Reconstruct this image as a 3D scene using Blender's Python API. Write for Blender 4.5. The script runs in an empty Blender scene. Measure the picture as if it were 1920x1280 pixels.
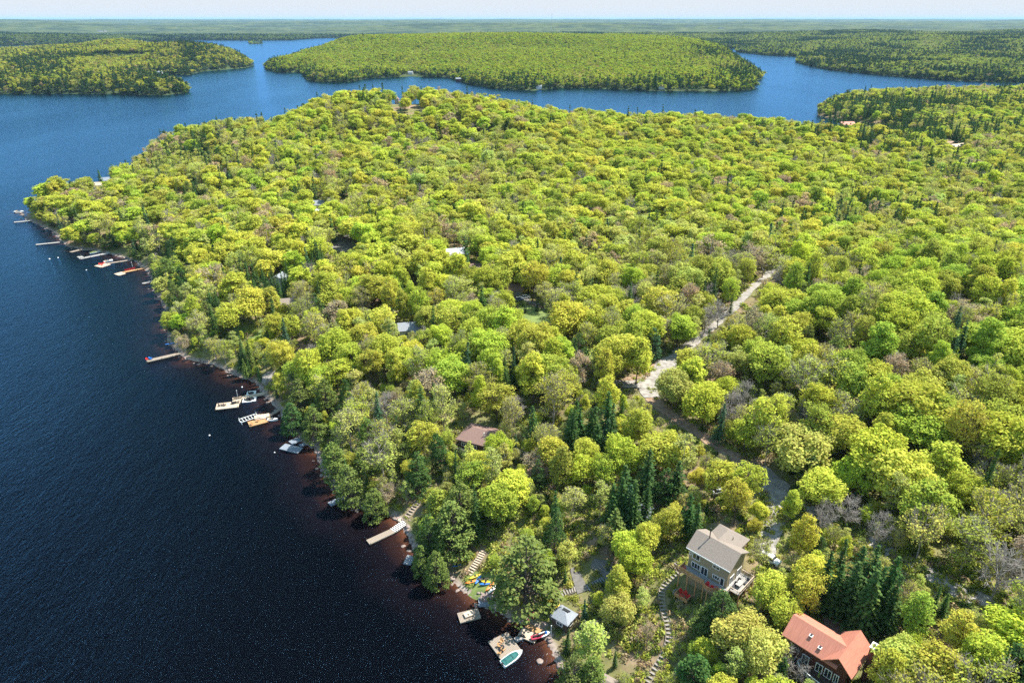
import bpy, math, random
import numpy as np
from mathutils import Vector, Matrix
# ------------------------------------------------------------------ camera, sky, sun, exposure
S = bpy.context.scene
CAM_H = 120.0
PITCH = math.atan(604 / 1280)
cd = bpy.data.cameras.new('camera'); cd.lens = 24; cd.sensor_width = 36
cd.clip_start = 1; cd.clip_end = 120000
cam = bpy.data.objects.new('camera', cd); S.collection.objects.link(cam)
cam.location = (0, 0, CAM_H); cam.rotation_euler = (math.pi / 2 - PITCH, 0, 0)
S.camera = cam
SUN_AZ, SUN_EL = math.radians(62), math.radians(57)
W = bpy.data.worlds.new('World'); S.world = W; W.use_nodes = True
nt = W.node_tree; nt.nodes.clear()
sky = nt.nodes.new('ShaderNodeTexSky'); sky.sky_type = 'NISHITA'; sky.sun_disc = False
sky.sun_elevation = SUN_EL; sky.sun_rotation = SUN_AZ; sky.altitude = 300
sky.air_density = 1.0; sky.dust_density = 0.3; sky.ozone_density = 3.0
bg = nt.nodes.new('ShaderNodeBackground'); bg.inputs[1].default_value = 0.15
wo = nt.nodes.new('ShaderNodeOutputWorld')
wb = nt.nodes.new('ShaderNodeMix'); wb.data_type = 'RGBA'; wb.blend_type = 'MULTIPLY'; wb.inputs[0].default_value = 1; wb.inputs[7].default_value = (.88, .98, 1.12, 1)
nt.links.new(sky.outputs[0], wb.inputs[6]); cap = nt.nodes.new('ShaderNodeMix'); cap.data_type = 'RGBA'; cap.blend_type = 'DARKEN'; cap.inputs[0].default_value = 1; cap.inputs[7].default_value = (2.04, 2.16, 2.31, 1)
nt.links.new(wb.outputs[2], cap.inputs[6]); nt.links.new(cap.outputs[2], bg.inputs[0]); nt.links.new(bg.outputs[0], wo.inputs[0])
sl = bpy.data.lights.new('sun', 'SUN'); sl.energy = 4.0; sl.angle = math.radians(0.53); sl.color = (1, .955, .88)
so = bpy.data.objects.new('sun', sl); S.collection.objects.link(so)
sdir = Vector((math.sin(SUN_AZ) * math.cos(SUN_EL), math.cos(SUN_AZ) * math.cos(SUN_EL), math.sin(SUN_EL)))
so.rotation_euler = sdir.to_track_quat('Z', 'Y').to_euler(); so.location = (0, 0, 400)
S.view_settings.view_transform = 'Standard'; S.view_settings.look = 'None'
S.view_settings.exposure = 1.38; S.view_settings.gamma = 1
S.cycles.use_denoising = False
S.cycles.max_bounces = 6; S.cycles.diffuse_bounces = 3; S.cycles.glossy_bounces = 2
S.cycles.transmission_bounces = 3; S.cycles.volume_bounces = 1; S.cycles.transparent_max_bounces = 4
S.cycles.sample_clamp_indirect = 4.0; S.cycles.sample_clamp_direct = 2.2

rng = np.random.default_rng(7)
R = random.Random(11)
cP, sP = math.cos(PITCH), math.sin(PITCH)
#TERRAIN_BEGIN
def at(px, py, z=0.0):
    """world x, y where the photograph's pixel meets the level plane z"""
    v = py - 640; t = (CAM_H - z) / (1280 * sP + v * cP)
    return ((px - 960) * t, (1280 * cP - v * sP) * t)
def proj(x, y, z):
    d = y * cP + (CAM_H - z) * sP; u = (CAM_H - z) * cP - y * sP
    return 960 + 1280 * x / d, 640 + 1280 * u / d, 1280 / d
def P(lst, z=0.0): return [at(a[0], a[1], a[2] if len(a) > 2 else z) for a in lst]
# right headland closes at (1920,160) and beyond, behind its own hill
MAIN = (P([(34, 396), (52, 412), (98, 432), (128, 462), (200, 474), (252, 488), (282, 512), (292, 548), (318, 590), (314, 640),
        (350, 672), (405, 684), (440, 702), (482, 716), (494, 738), (524, 768), (540, 806), (590, 836), (606, 880), (640, 928),
        (690, 958), (744, 968), (764, 1000), (786, 1050), (850, 1088), (866, 1104), (905, 1128), (960, 1160), (1010, 1178),
        (1034, 1212), (1046, 1240), (1090, 1300), (1150, 1420)])
        + [(14, 62), (18, 15), (900, 15), (3200, 900), (2600, 1450), (1400, 1290), (1000, 1240), (700, 1200), (520, 1150), (455, 1060)]
        + P([(1533, 216), (1552, 222)]) + [(452, 850), (455, 780), (400, 735), (330, 728), (250, 735), (120, 745), (0, 775), (-120, 800), (-200, 815), (-265, 800)]
        + P([(500, 206, 42), (455, 222, 34), (400, 240, 26), (335, 255, 22), (270, 268, 19), (240, 298, 17), (205, 314, 16), (150, 322, 16), (128, 350, 13),
             (60, 356, 14), (40, 374, 12)]))
LEFTP = (P([(-300, 176), (0, 176), (120, 176), (248, 177), (262, 178), (310, 179), (352, 173), (352, 165), (330, 158), (290, 150), (275, 140),
        (310, 139), (352, 141), (380, 134), (420, 131), (462, 127), (476, 123), (462, 116), (420, 106)]) + P([(372, 98)]) + [(-1350, 2750), (-1500, 2950), (-1900, 3050), (-2500, 3150), (-3800, 3300), (-3800, 1285)])
ISLE = (P([(497, 130), (520, 136), (566, 136), (575, 150), (600, 154), (650, 154), (676, 150), (690, 147), (770, 144), (840, 145), (862, 152), (880, 158),
        (930, 166), (1000, 170), (1040, 166), (1100, 165), (1160, 168), (1240, 171), (1330, 172), (1400, 169), (1416, 166), (1412, 152), (1428, 149),
        (1430, 143), (1405, 128), (1370, 108), (1330, 96)]) + [(700, 3200), (300, 3400), (-350, 3300), (-700, 2850)] + P([(520, 118), (500, 124)]))
FAR = (P([(1960, 154), (1920, 155), (1820, 153), (1750, 149), (1650, 141), (1560, 132), (1520, 125), (1494, 117), (1497, 106), (1440, 104), (1380, 98), (1384, 92),
        (1340, 88), (1290, 82), (1200, 78), (900, 75.5), (800, 73), (660, 71), (600, 71.5), (545, 75.5), (480, 76), (380, 75.5), (260, 77.5), (200, 80), (95, 84), (-100, 88), (-400, 92), (-900, 96)])
        + [(-60000, 4300), (-60000, 60000), (60000, 60000), (60000, 2500), (4000, 1750)])
ISLET = P([(466, 80.5), (470, 82.5), (482, 83), (492, 82), (490, 79.5), (478, 78.5)])
POLYS = [MAIN, LEFTP, ISLE, FAR, ISLET]
def sdf(x, y, polys=POLYS):
    """signed distance to the shore, + on land, and the index of the land mass"""
    best = np.full(x.shape, -1e9); which = np.full(x.shape, -1, dtype=int)
    for k, poly in enumerate(polys):
        a = np.array(poly); b = np.roll(a, -1, 0)
        d2 = np.full(x.shape, 1e18); ins = np.zeros(x.shape, bool)
        for (ax, ay), (bx, by) in zip(a, b):
            ex, ey = bx - ax, by - ay
            t = np.clip(((x - ax) * ex + (y - ay) * ey) / (ex * ex + ey * ey + 1e-9), 0, 1)
            d2 = np.minimum(d2, (x - ax - t * ex) ** 2 + (y - ay - t * ey) ** 2)
            c = ((ay > y) != (by > y)) & (x < ex * (y - ay) / (ey if abs(ey) > 1e-9 else 1e-9) + ax)
            ins ^= c
        d = np.where(ins, 1, -1) * np.sqrt(d2)
        m = d > best
        best = np.where(m, d, best); which = np.where(m, k, which)
    return best, which
def vnoise(x, y, seed=0):
    xi = np.floor(x).astype(np.int64); yi = np.floor(y).astype(np.int64); fx = x - xi; fy = y - yi
    fx = fx * fx * (3 - 2 * fx); fy = fy * fy * (3 - 2 * fy)
    def h(i, j):
        n = (i * 374761393 + j * 668265263 + seed * 1442695041) & 0x7fffffff
        n = ((n ^ (n >> 13)) * 1274126177) & 0x7fffffff
        return ((n ^ (n >> 16)) & 0xffff) / 65535.0
    return (h(xi, yi) * (1 - fx) + h(xi + 1, yi) * fx) * (1 - fy) + (h(xi, yi + 1) * (1 - fx) + h(xi + 1, yi + 1) * fx) * fy
def CP(px, py, g, top=0, Y=None):
    """control point: pixel on ground at height g (or a tree top TOP m above it); with Y the height follows from the pixel"""
    if Y is not None:
        v = py - 640; t = Y / (1280 * cP - v * sP); z = CAM_H - t * (1280 * sP + v * cP)
        return ((px - 960) * t, Y, z - top)
    x, y = at(px, py, g + top); return (x, y, g)
TREE_TOP = 15
CTRL = [CP(1345, 1060, 18), CP(1290, 1095, 16.5), CP(1395, 1000, 19.5), CP(1320, 1085, 17), CP(1380, 1080, 18), CP(1500, 1215, 15), CP(1560, 1240, 16), CP(1640, 1230, 15), CP(1057, 1150, 4), CP(1110, 1090, 7), CP(1250, 1200, 8),
        CP(1140, 1260, 4.5), CP(1240, 1275, 7), CP(1500, 960, 19), CP(1210, 730, 18), CP(1300, 640, 19), CP(1440, 520, 21), CP(900, 815, 12), CP(1000, 900, 12), CP(1205, 950, 14),
        CP(770, 610, 12), CP(540, 560, 10), CP(850, 470, 16), CP(1000, 590, 15), CP(640, 455, 13), CP(1700, 1050, 22), CP(1850, 1180, 24), CP(1850, 800, 27), CP(1650, 780, 25),
        CP(1640, 620, 32), CP(1850, 560, 34), CP(1500, 560, 24), CP(1560, 430, 14), CP(1800, 400, 10), CP(1650, 400, 10), CP(1400, 420, 16), CP(1900, 350, 8),
        CP(1200, 430, 15), CP(950, 400, 15), CP(700, 420, 14), CP(450, 400, 12), CP(250, 420, 9), CP(300, 340, 10), CP(500, 300, 22), CP(650, 300, 20),
        # skyline of the hill, by tree tops
        CP(480, 214, 0, 15, 700), CP(520, 196, 0, 15, 700), CP(550, 172, 0, 15, 700), CP(600, 168, 0, 15, 700), CP(650, 165, 0, 15, 700), CP(700, 164, 0, 15, 690), CP(745, 163, 0, 15, 680),
        CP(800, 163, 0, 15, 680), CP(860, 165, 0, 15, 680), CP(890, 167, 0, 15, 680), CP(925, 180, 0, 15, 680), CP(960, 188, 0, 15, 670), CP(1000, 196, 0, 15, 670), CP(1050, 203, 0, 15, 670),
        CP(1100, 208, 0, 15, 670), CP(1160, 207, 0, 15, 670), CP(1240, 203, 0, 15, 670), CP(1300, 202, 0, 15, 670), CP(1380, 216, 0, 15, 660), CP(1440, 218, 0, 15, 650), CP(1500, 225, 0, 15, 640),
        CP(1560, 226, 0, 15, 620), CP(1620, 234, 0, 15, 610), CP(1680, 245, 0, 15, 600), CP(1740, 262, 0, 15, 590), CP(1800, 280, 0, 15, 570), CP(1870, 292, 0, 15, 560), CP(1940, 300, 0, 15, 550),
        # behind the ridge
        (-150, 790, 18), (0, 780, 18), (150, 780, 14), (300, 720, 8), (400, 720, 5), (520, 730, 4), (600, 760, 4), (520, 820, 6), (650, 800, 6), (800, 850, 8),
        # right headland
        CP(1600, 186, 0, 15, 1040), CP(1640, 171, 0, 15, 1060), CP(1700, 168, 0, 15, 1060), CP(1760, 172, 0, 15, 1060), CP(1840, 163, 0, 15, 1100), CP(1920, 164, 0, 15, 1100), CP(2000, 164, 0, 15, 1100),
        (900, 980, 18), (1200, 1000, 22), (1800, 1000, 25), (-40, 560, 18), (100, 560, 16), (260, 560, 14), (0, 300, 15), (330, 240, 33), (400, 400, 26)]
LCT = [CP(40, 120, 0, 12, 1750), CP(110, 113, 0, 12, 1750), CP(70, 111, 0, 12, 1750), CP(160, 128, 0, 12, 1650), CP(230, 70, 0, 12, 2700), CP(200, 76, 0, 12, 2700), CP(150, 84, 0, 12, 2700), CP(280, 84, 0, 12, 2600),
       CP(290, 84, 0, 12, 2350), CP(310, 79, 0, 12, 2200), CP(330, 77, 0, 12, 2150), CP(355, 80, 0, 12, 2150), CP(385, 92, 0, 12, 2150), CP(430, 106, 0, 12, 2120), CP(0, 92, 0, 12, 3000), CP(-100, 92, 0, 12, 3000),
       CP(300, 143, 0, 12, 1330), CP(0, 112, 0, 12, 1900), CP(250, 120, 0, 12, 1800), CP(120, 105, 8), CP(200, 105, 8), CP(60, 100, 10), CP(200, 140, 0, 12, 1450), CP(0, 140, 0, 12, 1500)]
ICT = [CP(640, 83, 0, 12, 2500), CP(560, 100, 0, 12, 2200), CP(700, 66, 0, 12, 2700), CP(760, 64, 0, 12, 2700), CP(820, 67, 0, 12, 2700), CP(900, 62.5, 0, 12, 2700), CP(980, 63, 0, 12, 2700), CP(1060, 67, 0, 12, 2700),
       CP(1150, 71, 0, 12, 2600), CP(1230, 73, 0, 12, 2500), CP(1280, 77, 0, 12, 2400), CP(1330, 92, 0, 12, 2200), CP(1390, 112, 0, 12, 1900), CP(1425, 130, 0, 12, 1700), CP(1300, 135, 0, 12, 1550), CP(1150, 134, 0, 12, 1600),
       CP(900, 132, 0, 12, 1600), CP(740, 126, 0, 12, 1800), CP(620, 128, 0, 12, 1650), CP(1000, 100, 25), CP(800, 110, 20), CP(1200, 110, 22)]
FCT = [CP(1560, 112, 0, 12, 2200), CP(1700, 118, 0, 12, 2000), CP(1900, 118, 0, 12, 1950), CP(1500, 94, 0, 12, 2900), CP(1420, 88, 0, 12, 3300), CP(1640, 78, 0, 12, 3300), CP(1800, 62, 0, 12, 3600), CP(1920, 55, 0, 12, 3600),
       CP(1500, 75, 0, 12, 4200), CP(1600, 70, 0, 12, 4200), CP(1380, 80, 0, 12, 3900), CP(1300, 74, 0, 12, 4500), CP(2100, 60, 0, 12, 3600)]
def shep(x, y, ctrl, p=3.0, soft=12.0):
    num = np.zeros(x.shape); den = np.zeros(x.shape)
    for cx, cy, cz in ctrl:
        w = ((x - cx) ** 2 + (y - cy) ** 2 + soft * soft) ** (-p / 2)
        num += w * cz; den += w
    return num / den
def height_full(x, y):
    x = np.atleast_1d(np.asarray(x, float)); y = np.atleast_1d(np.asarray(y, float))
    d, k = sdf(x, y)
    h = np.where(d < 0, np.maximum(d * 0.22, -4.0), 0.0)
    land = d >= 0
    for i, (ct, soft, bank, nz) in enumerate([(CTRL, 12, 26, 2.2), (LCT, 40, 32, 6), (ICT, 50, 45, 6), (FCT, 80, 90, 10), (None, 0, 10, 0)]):
        m = land & (k == i)
        if not m.any(): continue
        xx, yy, dd = x[m], y[m], d[m]
        if ct is None: hh = np.full(xx.shape, 5.0)
        else:
            hh = shep(xx, yy, ct, soft=soft)
            s = 45 if i == 0 else 220
            hh = hh + nz * (vnoise(xx / s, yy / s, 3 + i) - .5) + nz * .5 * (vnoise(xx / s * 2.3, yy / s * 2.3, 9 + i) - .5)
        if i == 3:
            w = 1 / (1 + np.exp(-(np.hypot(xx, yy) - 4300) / 350))
            rr = np.clip((yy - 4300) / 16000, 0, 1)
            farh = 24 + 40 * rr + (vnoise(xx / 2600, yy / 1300, 5) - .5) * 85 + (vnoise(xx / 800, yy / 500, 6) - .5) * 30
            farh = np.minimum(farh, 112)
            hh = hh * (1 - w) + np.maximum(farh, 6) * w
        hh = np.maximum(hh, 1.2)
        h[m] = 0.25 + hh * (1 - np.exp(-dd / bank * (1 + 0 * dd)))
    return h, d, k
def hgt(x, y):
    return float(height_full(x, y)[0][0])
def ground_at(px, py, dz=0.0):
    """point on the terrain seen at the pixel (dz: a level above the ground)"""
    z = 10.0
    for _ in range(14):
        x, y = at(px, py, z + dz); z = 0.5 * z + 0.5 * max(hgt(x, y), 0.0)
    x, y = at(px, py, z + dz)
    return x, y, max(hgt(x, y), 0.0)
#TERRAIN_END
# ------------------------------------------------------------------ small mesh helpers
COL = S.collection
class MB:
    """collects shapes and links them as one mesh object"""
    def __init__(s): s.v = []; s.f = []; s.m = []
    def add(s, vs, fs, mi=0):
        o = len(s.v); s.v += [tuple(p) for p in vs]; s.f += [tuple(i + o for i in f) for f in fs]; s.m += [mi] * len(fs); return s
    def box(s, c, size, rz=0.0, mi=0, taper=1.0):
        hx, hy, hz = size[0] / 2, size[1] / 2, size[2] / 2; ca, sa = math.cos(rz), math.sin(rz); vs = []
        for z, k in ((-hz, 1), (hz, taper)):
            for x, y in ((-hx, -hy), (hx, -hy), (hx, hy), (-hx, hy)):
                x *= k; y *= k; vs.append((c[0] + x * ca - y * sa, c[1] + x * sa + y * ca, c[2] + z))
        return s.add(vs, [(3, 2, 1, 0), (4, 5, 6, 7), (0, 1, 5, 4), (1, 2, 6, 5), (2, 3, 7, 6), (3, 0, 4, 7)], mi)
    def prism(s, pts, z0, z1, mi=0):
        n = len(pts); a = sum(pts[i][0] * pts[(i + 1) % n][1] - pts[(i + 1) % n][0] * pts[i][1] for i in range(n))
        if a < 0: pts = pts[::-1]
        vs = [(p[0], p[1], z0) for p in pts] + [(p[0], p[1], z1) for p in pts]
        return s.add(vs, [tuple(range(n))[::-1], tuple(range(n, 2 * n))] + [(i, (i + 1) % n, n + (i + 1) % n, n + i) for i in range(n)], mi)
    def tube(s, pts, rad, n=5, mi=0):
        vs = []; fs = []; pts = [Vector(p) for p in pts]
        for i, p in enumerate(pts):
            d = (pts[min(i + 1, len(pts) - 1)] - pts[max(i - 1, 0)])
            d = d.normalized() if d.length > 1e-6 else Vector((0, 0, 1))
            u = d.cross(Vector((0, 0, 1)) if abs(d.z) < .9 else Vector((1, 0, 0))).normalized(); w = d.cross(u)
            r = rad[i] if isinstance(rad, (list, tuple)) else rad
            for k in range(n):
                a = 2 * math.pi * k / n; vs.append(tuple(p + (u * math.cos(a) + w * math.sin(a)) * r))
        for i in range(len(pts) - 1):
            for k in range(n): fs.append((i * n + k, i * n + (k + 1) % n, (i + 1) * n + (k + 1) % n, (i + 1) * n + k))
        fs.append(tuple(range(n))[::-1]); fs.append(tuple(range((len(pts) - 1) * n, len(pts) * n)))
        return s.add(vs, fs, mi)
    def ball(s, c, r, mi=0, nu=8, nv=5, sz=1.0):
        vs = [(c[0], c[1], c[2] + r * sz)]; fs = []
        for i in range(1, nv):
            for k in range(nu):
                t = math.pi * i / nv; a = 2 * math.pi * k / nu
                vs.append((c[0] + r * math.sin(t) * math.cos(a), c[1] + r * math.sin(t) * math.sin(a), c[2] + r * sz * math.cos(t)))
        vs.append((c[0], c[1], c[2] - r * sz)); L = len(vs) - 1
        for k in range(nu):
            fs.append((0, 1 + k, 1 + (k + 1) % nu)); fs.append((L, 1 + (nv - 2) * nu + (k + 1) % nu, 1 + (nv - 2) * nu + k))
        for i in range(nv - 2):
            for k in range(nu): fs.append((1 + i * nu + k, 1 + (i + 1) * nu + k, 1 + (i + 1) * nu + (k + 1) % nu, 1 + i * nu + (k + 1) % nu))
        return s.add(vs, fs, mi)
    def mesh(s, name, mats):
        me = bpy.data.meshes.new(name); me.from_pydata(s.v, [], s.f)
        for m in (mats if isinstance(mats, (list, tuple)) else [mats]): me.materials.append(m)
        if len(me.materials) > 1: me.polygons.foreach_set('material_index', s.m)
        me.update(); return me
    def build(s, name, mats, parent=None, loc=None, rz=0.0):
        o = bpy.data.objects.new(name, s.mesh(name, mats)); COL.objects.link(o)
        if parent is not None: o.parent = parent
        if loc is not None: o.location = loc
        o.rotation_euler.z = rz
        return o
def tag(o, label=None, cat=None, group=None, kind=None):
    if label: o['label'] = label
    if cat: o['category'] = cat
    if group: o['group'] = group
    if kind: o['kind'] = kind
    return o
def thing(name, loc, label, cat, rz=0.0, group=None):
    o = bpy.data.objects.new(name, None); COL.objects.link(o); o.empty_display_size = .5
    o.location = loc; o.rotation_euler.z = rz
    return tag(o, label, cat, group)
def copy_tree(o, parent=None):
    c = o.copy(); COL.objects.link(c)
    if parent is not None: c.parent = parent
    for ch in list(o.children): copy_tree(ch, c)
    return c
def np_mesh(name, V, F4, mats, midx=None, F3=None):
    me = bpy.data.meshes.new(name); n4 = 0 if F4 is None else len(F4); n3 = 0 if F3 is None else len(F3)
    me.vertices.add(len(V)); me.vertices.foreach_set('co', np.asarray(V, np.float32).ravel())
    li = np.concatenate([a.ravel() for a in (F4, F3) if a is not None]).astype(np.int32)
    ls = np.concatenate([np.arange(n4) * 4, n4 * 4 + np.arange(n3) * 3]).astype(np.int32)
    me.loops.add(len(li)); me.loops.foreach_set('vertex_index', li)
    me.polygons.add(n4 + n3); me.polygons.foreach_set('loop_start', ls)
    for m in (mats if isinstance(mats, (list, tuple)) else [mats]): me.materials.append(m)
    if midx is not None: me.polygons.foreach_set('material_index', np.asarray(midx, np.int32))
    me.update(calc_edges=True); return me
# ------------------------------------------------------------------ materials
def mat(name, col, rough=.8, noise=0.0, scale=4.0, col2=None, metal=0.0, spec=.3, bump=0.0, stretch=None):
    m = bpy.data.materials.new(name); m.use_nodes = True; n = m.node_tree.nodes; l = m.node_tree.links
    b = n['Principled BSDF']; b.inputs['Roughness'].default_value = rough; b.inputs['Metallic'].default_value = metal
    b.inputs['Specular IOR Level'].default_value = spec; b.inputs['Base Color'].default_value = (*col, 1)
    if noise or col2:
        tc = n.new('ShaderNodeTexCoord'); t = n.new('ShaderNodeTexNoise'); t.inputs['Scale'].default_value = scale; t.inputs['Detail'].default_value = 5
        src = tc.outputs['Object']
        if stretch:
            mp = n.new('ShaderNodeMapping'); mp.inputs['Scale'].default_value = stretch; l.new(src, mp.inputs[0]); src = mp.outputs[0]
        l.new(src, t.inputs['Vector'])
        r = n.new('ShaderNodeValToRGB'); c2 = col2 or tuple(c * (1 - noise) for c in col)
        r.color_ramp.elements[0].position = .38; r.color_ramp.elements[1].position = .62
        r.color_ramp.elements[0].color = (*c2, 1); r.color_ramp.elements[1].color = (*col, 1)
        l.new(t.outputs[0], r.inputs[0]); l.new(r.outputs[0], b.inputs['Base Color'])
        if bump:
            bp = n.new('ShaderNodeBump'); bp.inputs['Strength'].default_value = bump; bp.inputs['Distance'].default_value = .1
            l.new(t.outputs[0], bp.inputs['Height']); l.new(bp.outputs[0], b.inputs['Normal'])
    return m
def leaf_mat(name, var=.28, trans=.3):
    m = bpy.data.materials.new(name); m.use_nodes = True; n = m.node_tree.nodes; l = m.node_tree.links; n.clear()
    a = n.new('ShaderNodeAttribute'); a.attribute_type = 'INSTANCER'; a.attribute_name = 'tint'
    g = n.new('ShaderNodeNewGeometry')
    mr = n.new('ShaderNodeMapRange'); mr.inputs[3].default_value = 1 - var; mr.inputs[4].default_value = 1 + var
    l.new(g.outputs['Random Per Island'], mr.inputs[0])
    hs = n.new('ShaderNodeHueSaturation'); l.new(a.outputs['Color'], hs.inputs['Color']); l.new(mr.outputs[0], hs.inputs['Value'])
    m2 = n.new('ShaderNodeMath'); m2.operation = 'MULTIPLY'; m2.inputs[1].default_value = 7.31; l.new(g.outputs['Random Per Island'], m2.inputs[0])
    m3 = n.new('ShaderNodeMath'); m3.operation = 'FRACT'; l.new(m2.outputs[0], m3.inputs[0])
    m4 = n.new('ShaderNodeMapRange'); m4.inputs[3].default_value = .482; m4.inputs[4].default_value = .518; l.new(m3.outputs[0], m4.inputs[0]); l.new(m4.outputs[0], hs.inputs['Hue'])
    d = n.new('ShaderNodeBsdfDiffuse'); t = n.new('ShaderNodeBsdfTranslucent'); mx = n.new('ShaderNodeMixShader'); mx.inputs[0].default_value = trans
    l.new(hs.outputs[0], d.inputs[0]); l.new(hs.outputs[0], t.inputs[0]); l.new(d.outputs[0], mx.inputs[1]); l.new(t.outputs[0], mx.inputs[2])
    o = n.new('ShaderNodeOutputMaterial'); l.new(mx.outputs[0], o.inputs[0]); return m
M = dict(
    leaf=leaf_mat('leaves', .22, .42), needle=leaf_mat('needles', .3, .25),
    bark=mat('bark', (.13, .10, .08), .9, .4, 3), pale_bark=mat('pale_bark', (.42, .39, .34), .8, .45, 3), twig=mat('twigs', (.36, .325, .295), .9, .25, 2),
    wood=mat('weathered_boards', (.34, .28, .22), .8, col2=(.24, .195, .155), scale=3, stretch=(1, 8, 1)), cedar=mat('cedar_boards', (.52, .30, .14), .7, col2=(.40, .22, .10), scale=3),
    bluewood=mat('grey_boards', (.25, .28, .32), .7, col2=(.18, .21, .25), scale=3), darkwood=mat('dark_timber', (.09, .06, .045), .8, .3, 3),
    tanwall=mat('tan_siding', (.33, .265, .17), .7, .12, 1, stretch=(.2, .2, 14)), redwall=mat('log_wall', (.10, .035, .03), .7, .4, 1, stretch=(.2, .2, 12)),
    trim=mat('white_trim', (.78, .78, .76), .5), glass=mat('window_glass', (.03, .033, .04), .08, spec=.8), shingle=mat('grey_shingles', (.265, .22, .185), .85, .24, 5, bump=.3),
    redroof=mat('red_metal_roof', (.50, .20, .135), .65, .2, 1.2, stretch=(7, .5, .5), bump=.3), brownroof=mat('brown_shingles', (.24, .15, .125), .85, .2, 4, bump=.3),
    bluegreyroof=mat('pale_grey_roof', (.25, .27, .30), .6, .2, 3), whitewall=mat('white_wall', (.55, .55, .54), .6, .1, 2), brick=mat('brick', (.20, .085, .06), .9, .3, 9),
    metal=mat('dark_metal', (.06, .06, .065), .4, metal=.6), steel=mat('pale_metal', (.55, .57, .6), .35, metal=.7), red=mat('red_plastic', (.62, .025, .02), .5), blue=mat('blue_plastic', (.03, .17, .55), .5),
    yellow=mat('yellow_plastic', (.75, .52, .03), .5), orange=mat('orange_plastic', (.75, .22, .03), .5), white=mat('white_gelcoat', (.82, .82, .80), .3, .06, 2), black=mat('black_rubber', (.02, .02, .022), .6),
    canvas=mat('green_canvas', (.025, .13, .125), .8, .3, 2.5, bump=.4), darkred=mat('maroon_plastic', (.33, .03, .06), .5), cushion=mat('tan_cushion', (.5, .36, .2), .9, .1), stone=mat('pale_stone', (.30, .27, .24), .9, .25, 3),
    rock=mat('granite', (.33, .27, .235), .9, col2=(.20, .15, .13), scale=.9, bump=.5), gravel=mat('gravel_road', (.36, .33, .295), .95, col2=(.22, .20, .175), scale=.7), asphalt=mat('grey_paving', (.20, .185, .17), .9, .25, 1.2),
    lawn=mat('lawn_grass', (.17, .22, .06), .95, col2=(.11, .15, .045), scale=.5), litter=mat('leaf_litter', (.36, .245, .165), .95, col2=(.24, .16, .105), scale=.9), teal=mat('teal_plastic', (.02, .20, .18), .5),
    brownwall=mat('brown_boards', (.11, .065, .045), .8, .3, 3, stretch=(.3, .3, 9)), greydeck=mat('grey_deck', (.36, .345, .325), .8, .15, 3, stretch=(1, 8, 1)), lightwood=mat('pale_boards', (.55, .44, .33), .8, .2, 3))
# ------------------------------------------------------------------ terrain, water
def grid(rows, cols):
    yy = np.array(rows); uu = np.array(cols)
    Y, U = np.meshgrid(yy, uu, indexing='ij'); X = U * (Y + 60) + 0 * Y
    i = np.arange(len(yy) * len(uu)).reshape(len(yy), len(uu))
    F = np.stack([i[:-1, :-1], i[:-1, 1:], i[1:, 1:], i[1:, :-1]], -1).reshape(-1, 4)
    return X.ravel(), Y.ravel(), F
def fattr(me, name, arr):
    a = me.attributes.new(name, 'FLOAT', 'POINT'); a.data.foreach_set('value', np.asarray(arr, np.float32))
uu = np.sinh(np.linspace(-1.9, 1.9, 620)) / math.sinh(1.9) * 1.9
X, Y, F = grid(np.concatenate([np.linspace(12, 60, 14)[:-1], np.geomspace(60, 60000, 860)]), uu)
H = np.zeros(len(X)); D = np.zeros(len(X)); K = np.zeros(len(X), int)
for s0 in range(0, len(X), 60000):
    sl_ = slice(s0, s0 + 60000); H[sl_], D[sl_], K[sl_] = height_full(X[sl_], Y[sl_])
far_w = np.clip((Y - 5200) / 2500, 0, 1)
H2 = H + np.where(D > 0, far_w * (9 + 6 * vnoise(X / 90, Y / 60, 2) + 6 * vnoise(X / 260, Y / 190, 4)), 0)
gm = bpy.data.materials.new('ground'); gm.use_nodes = True
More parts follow.
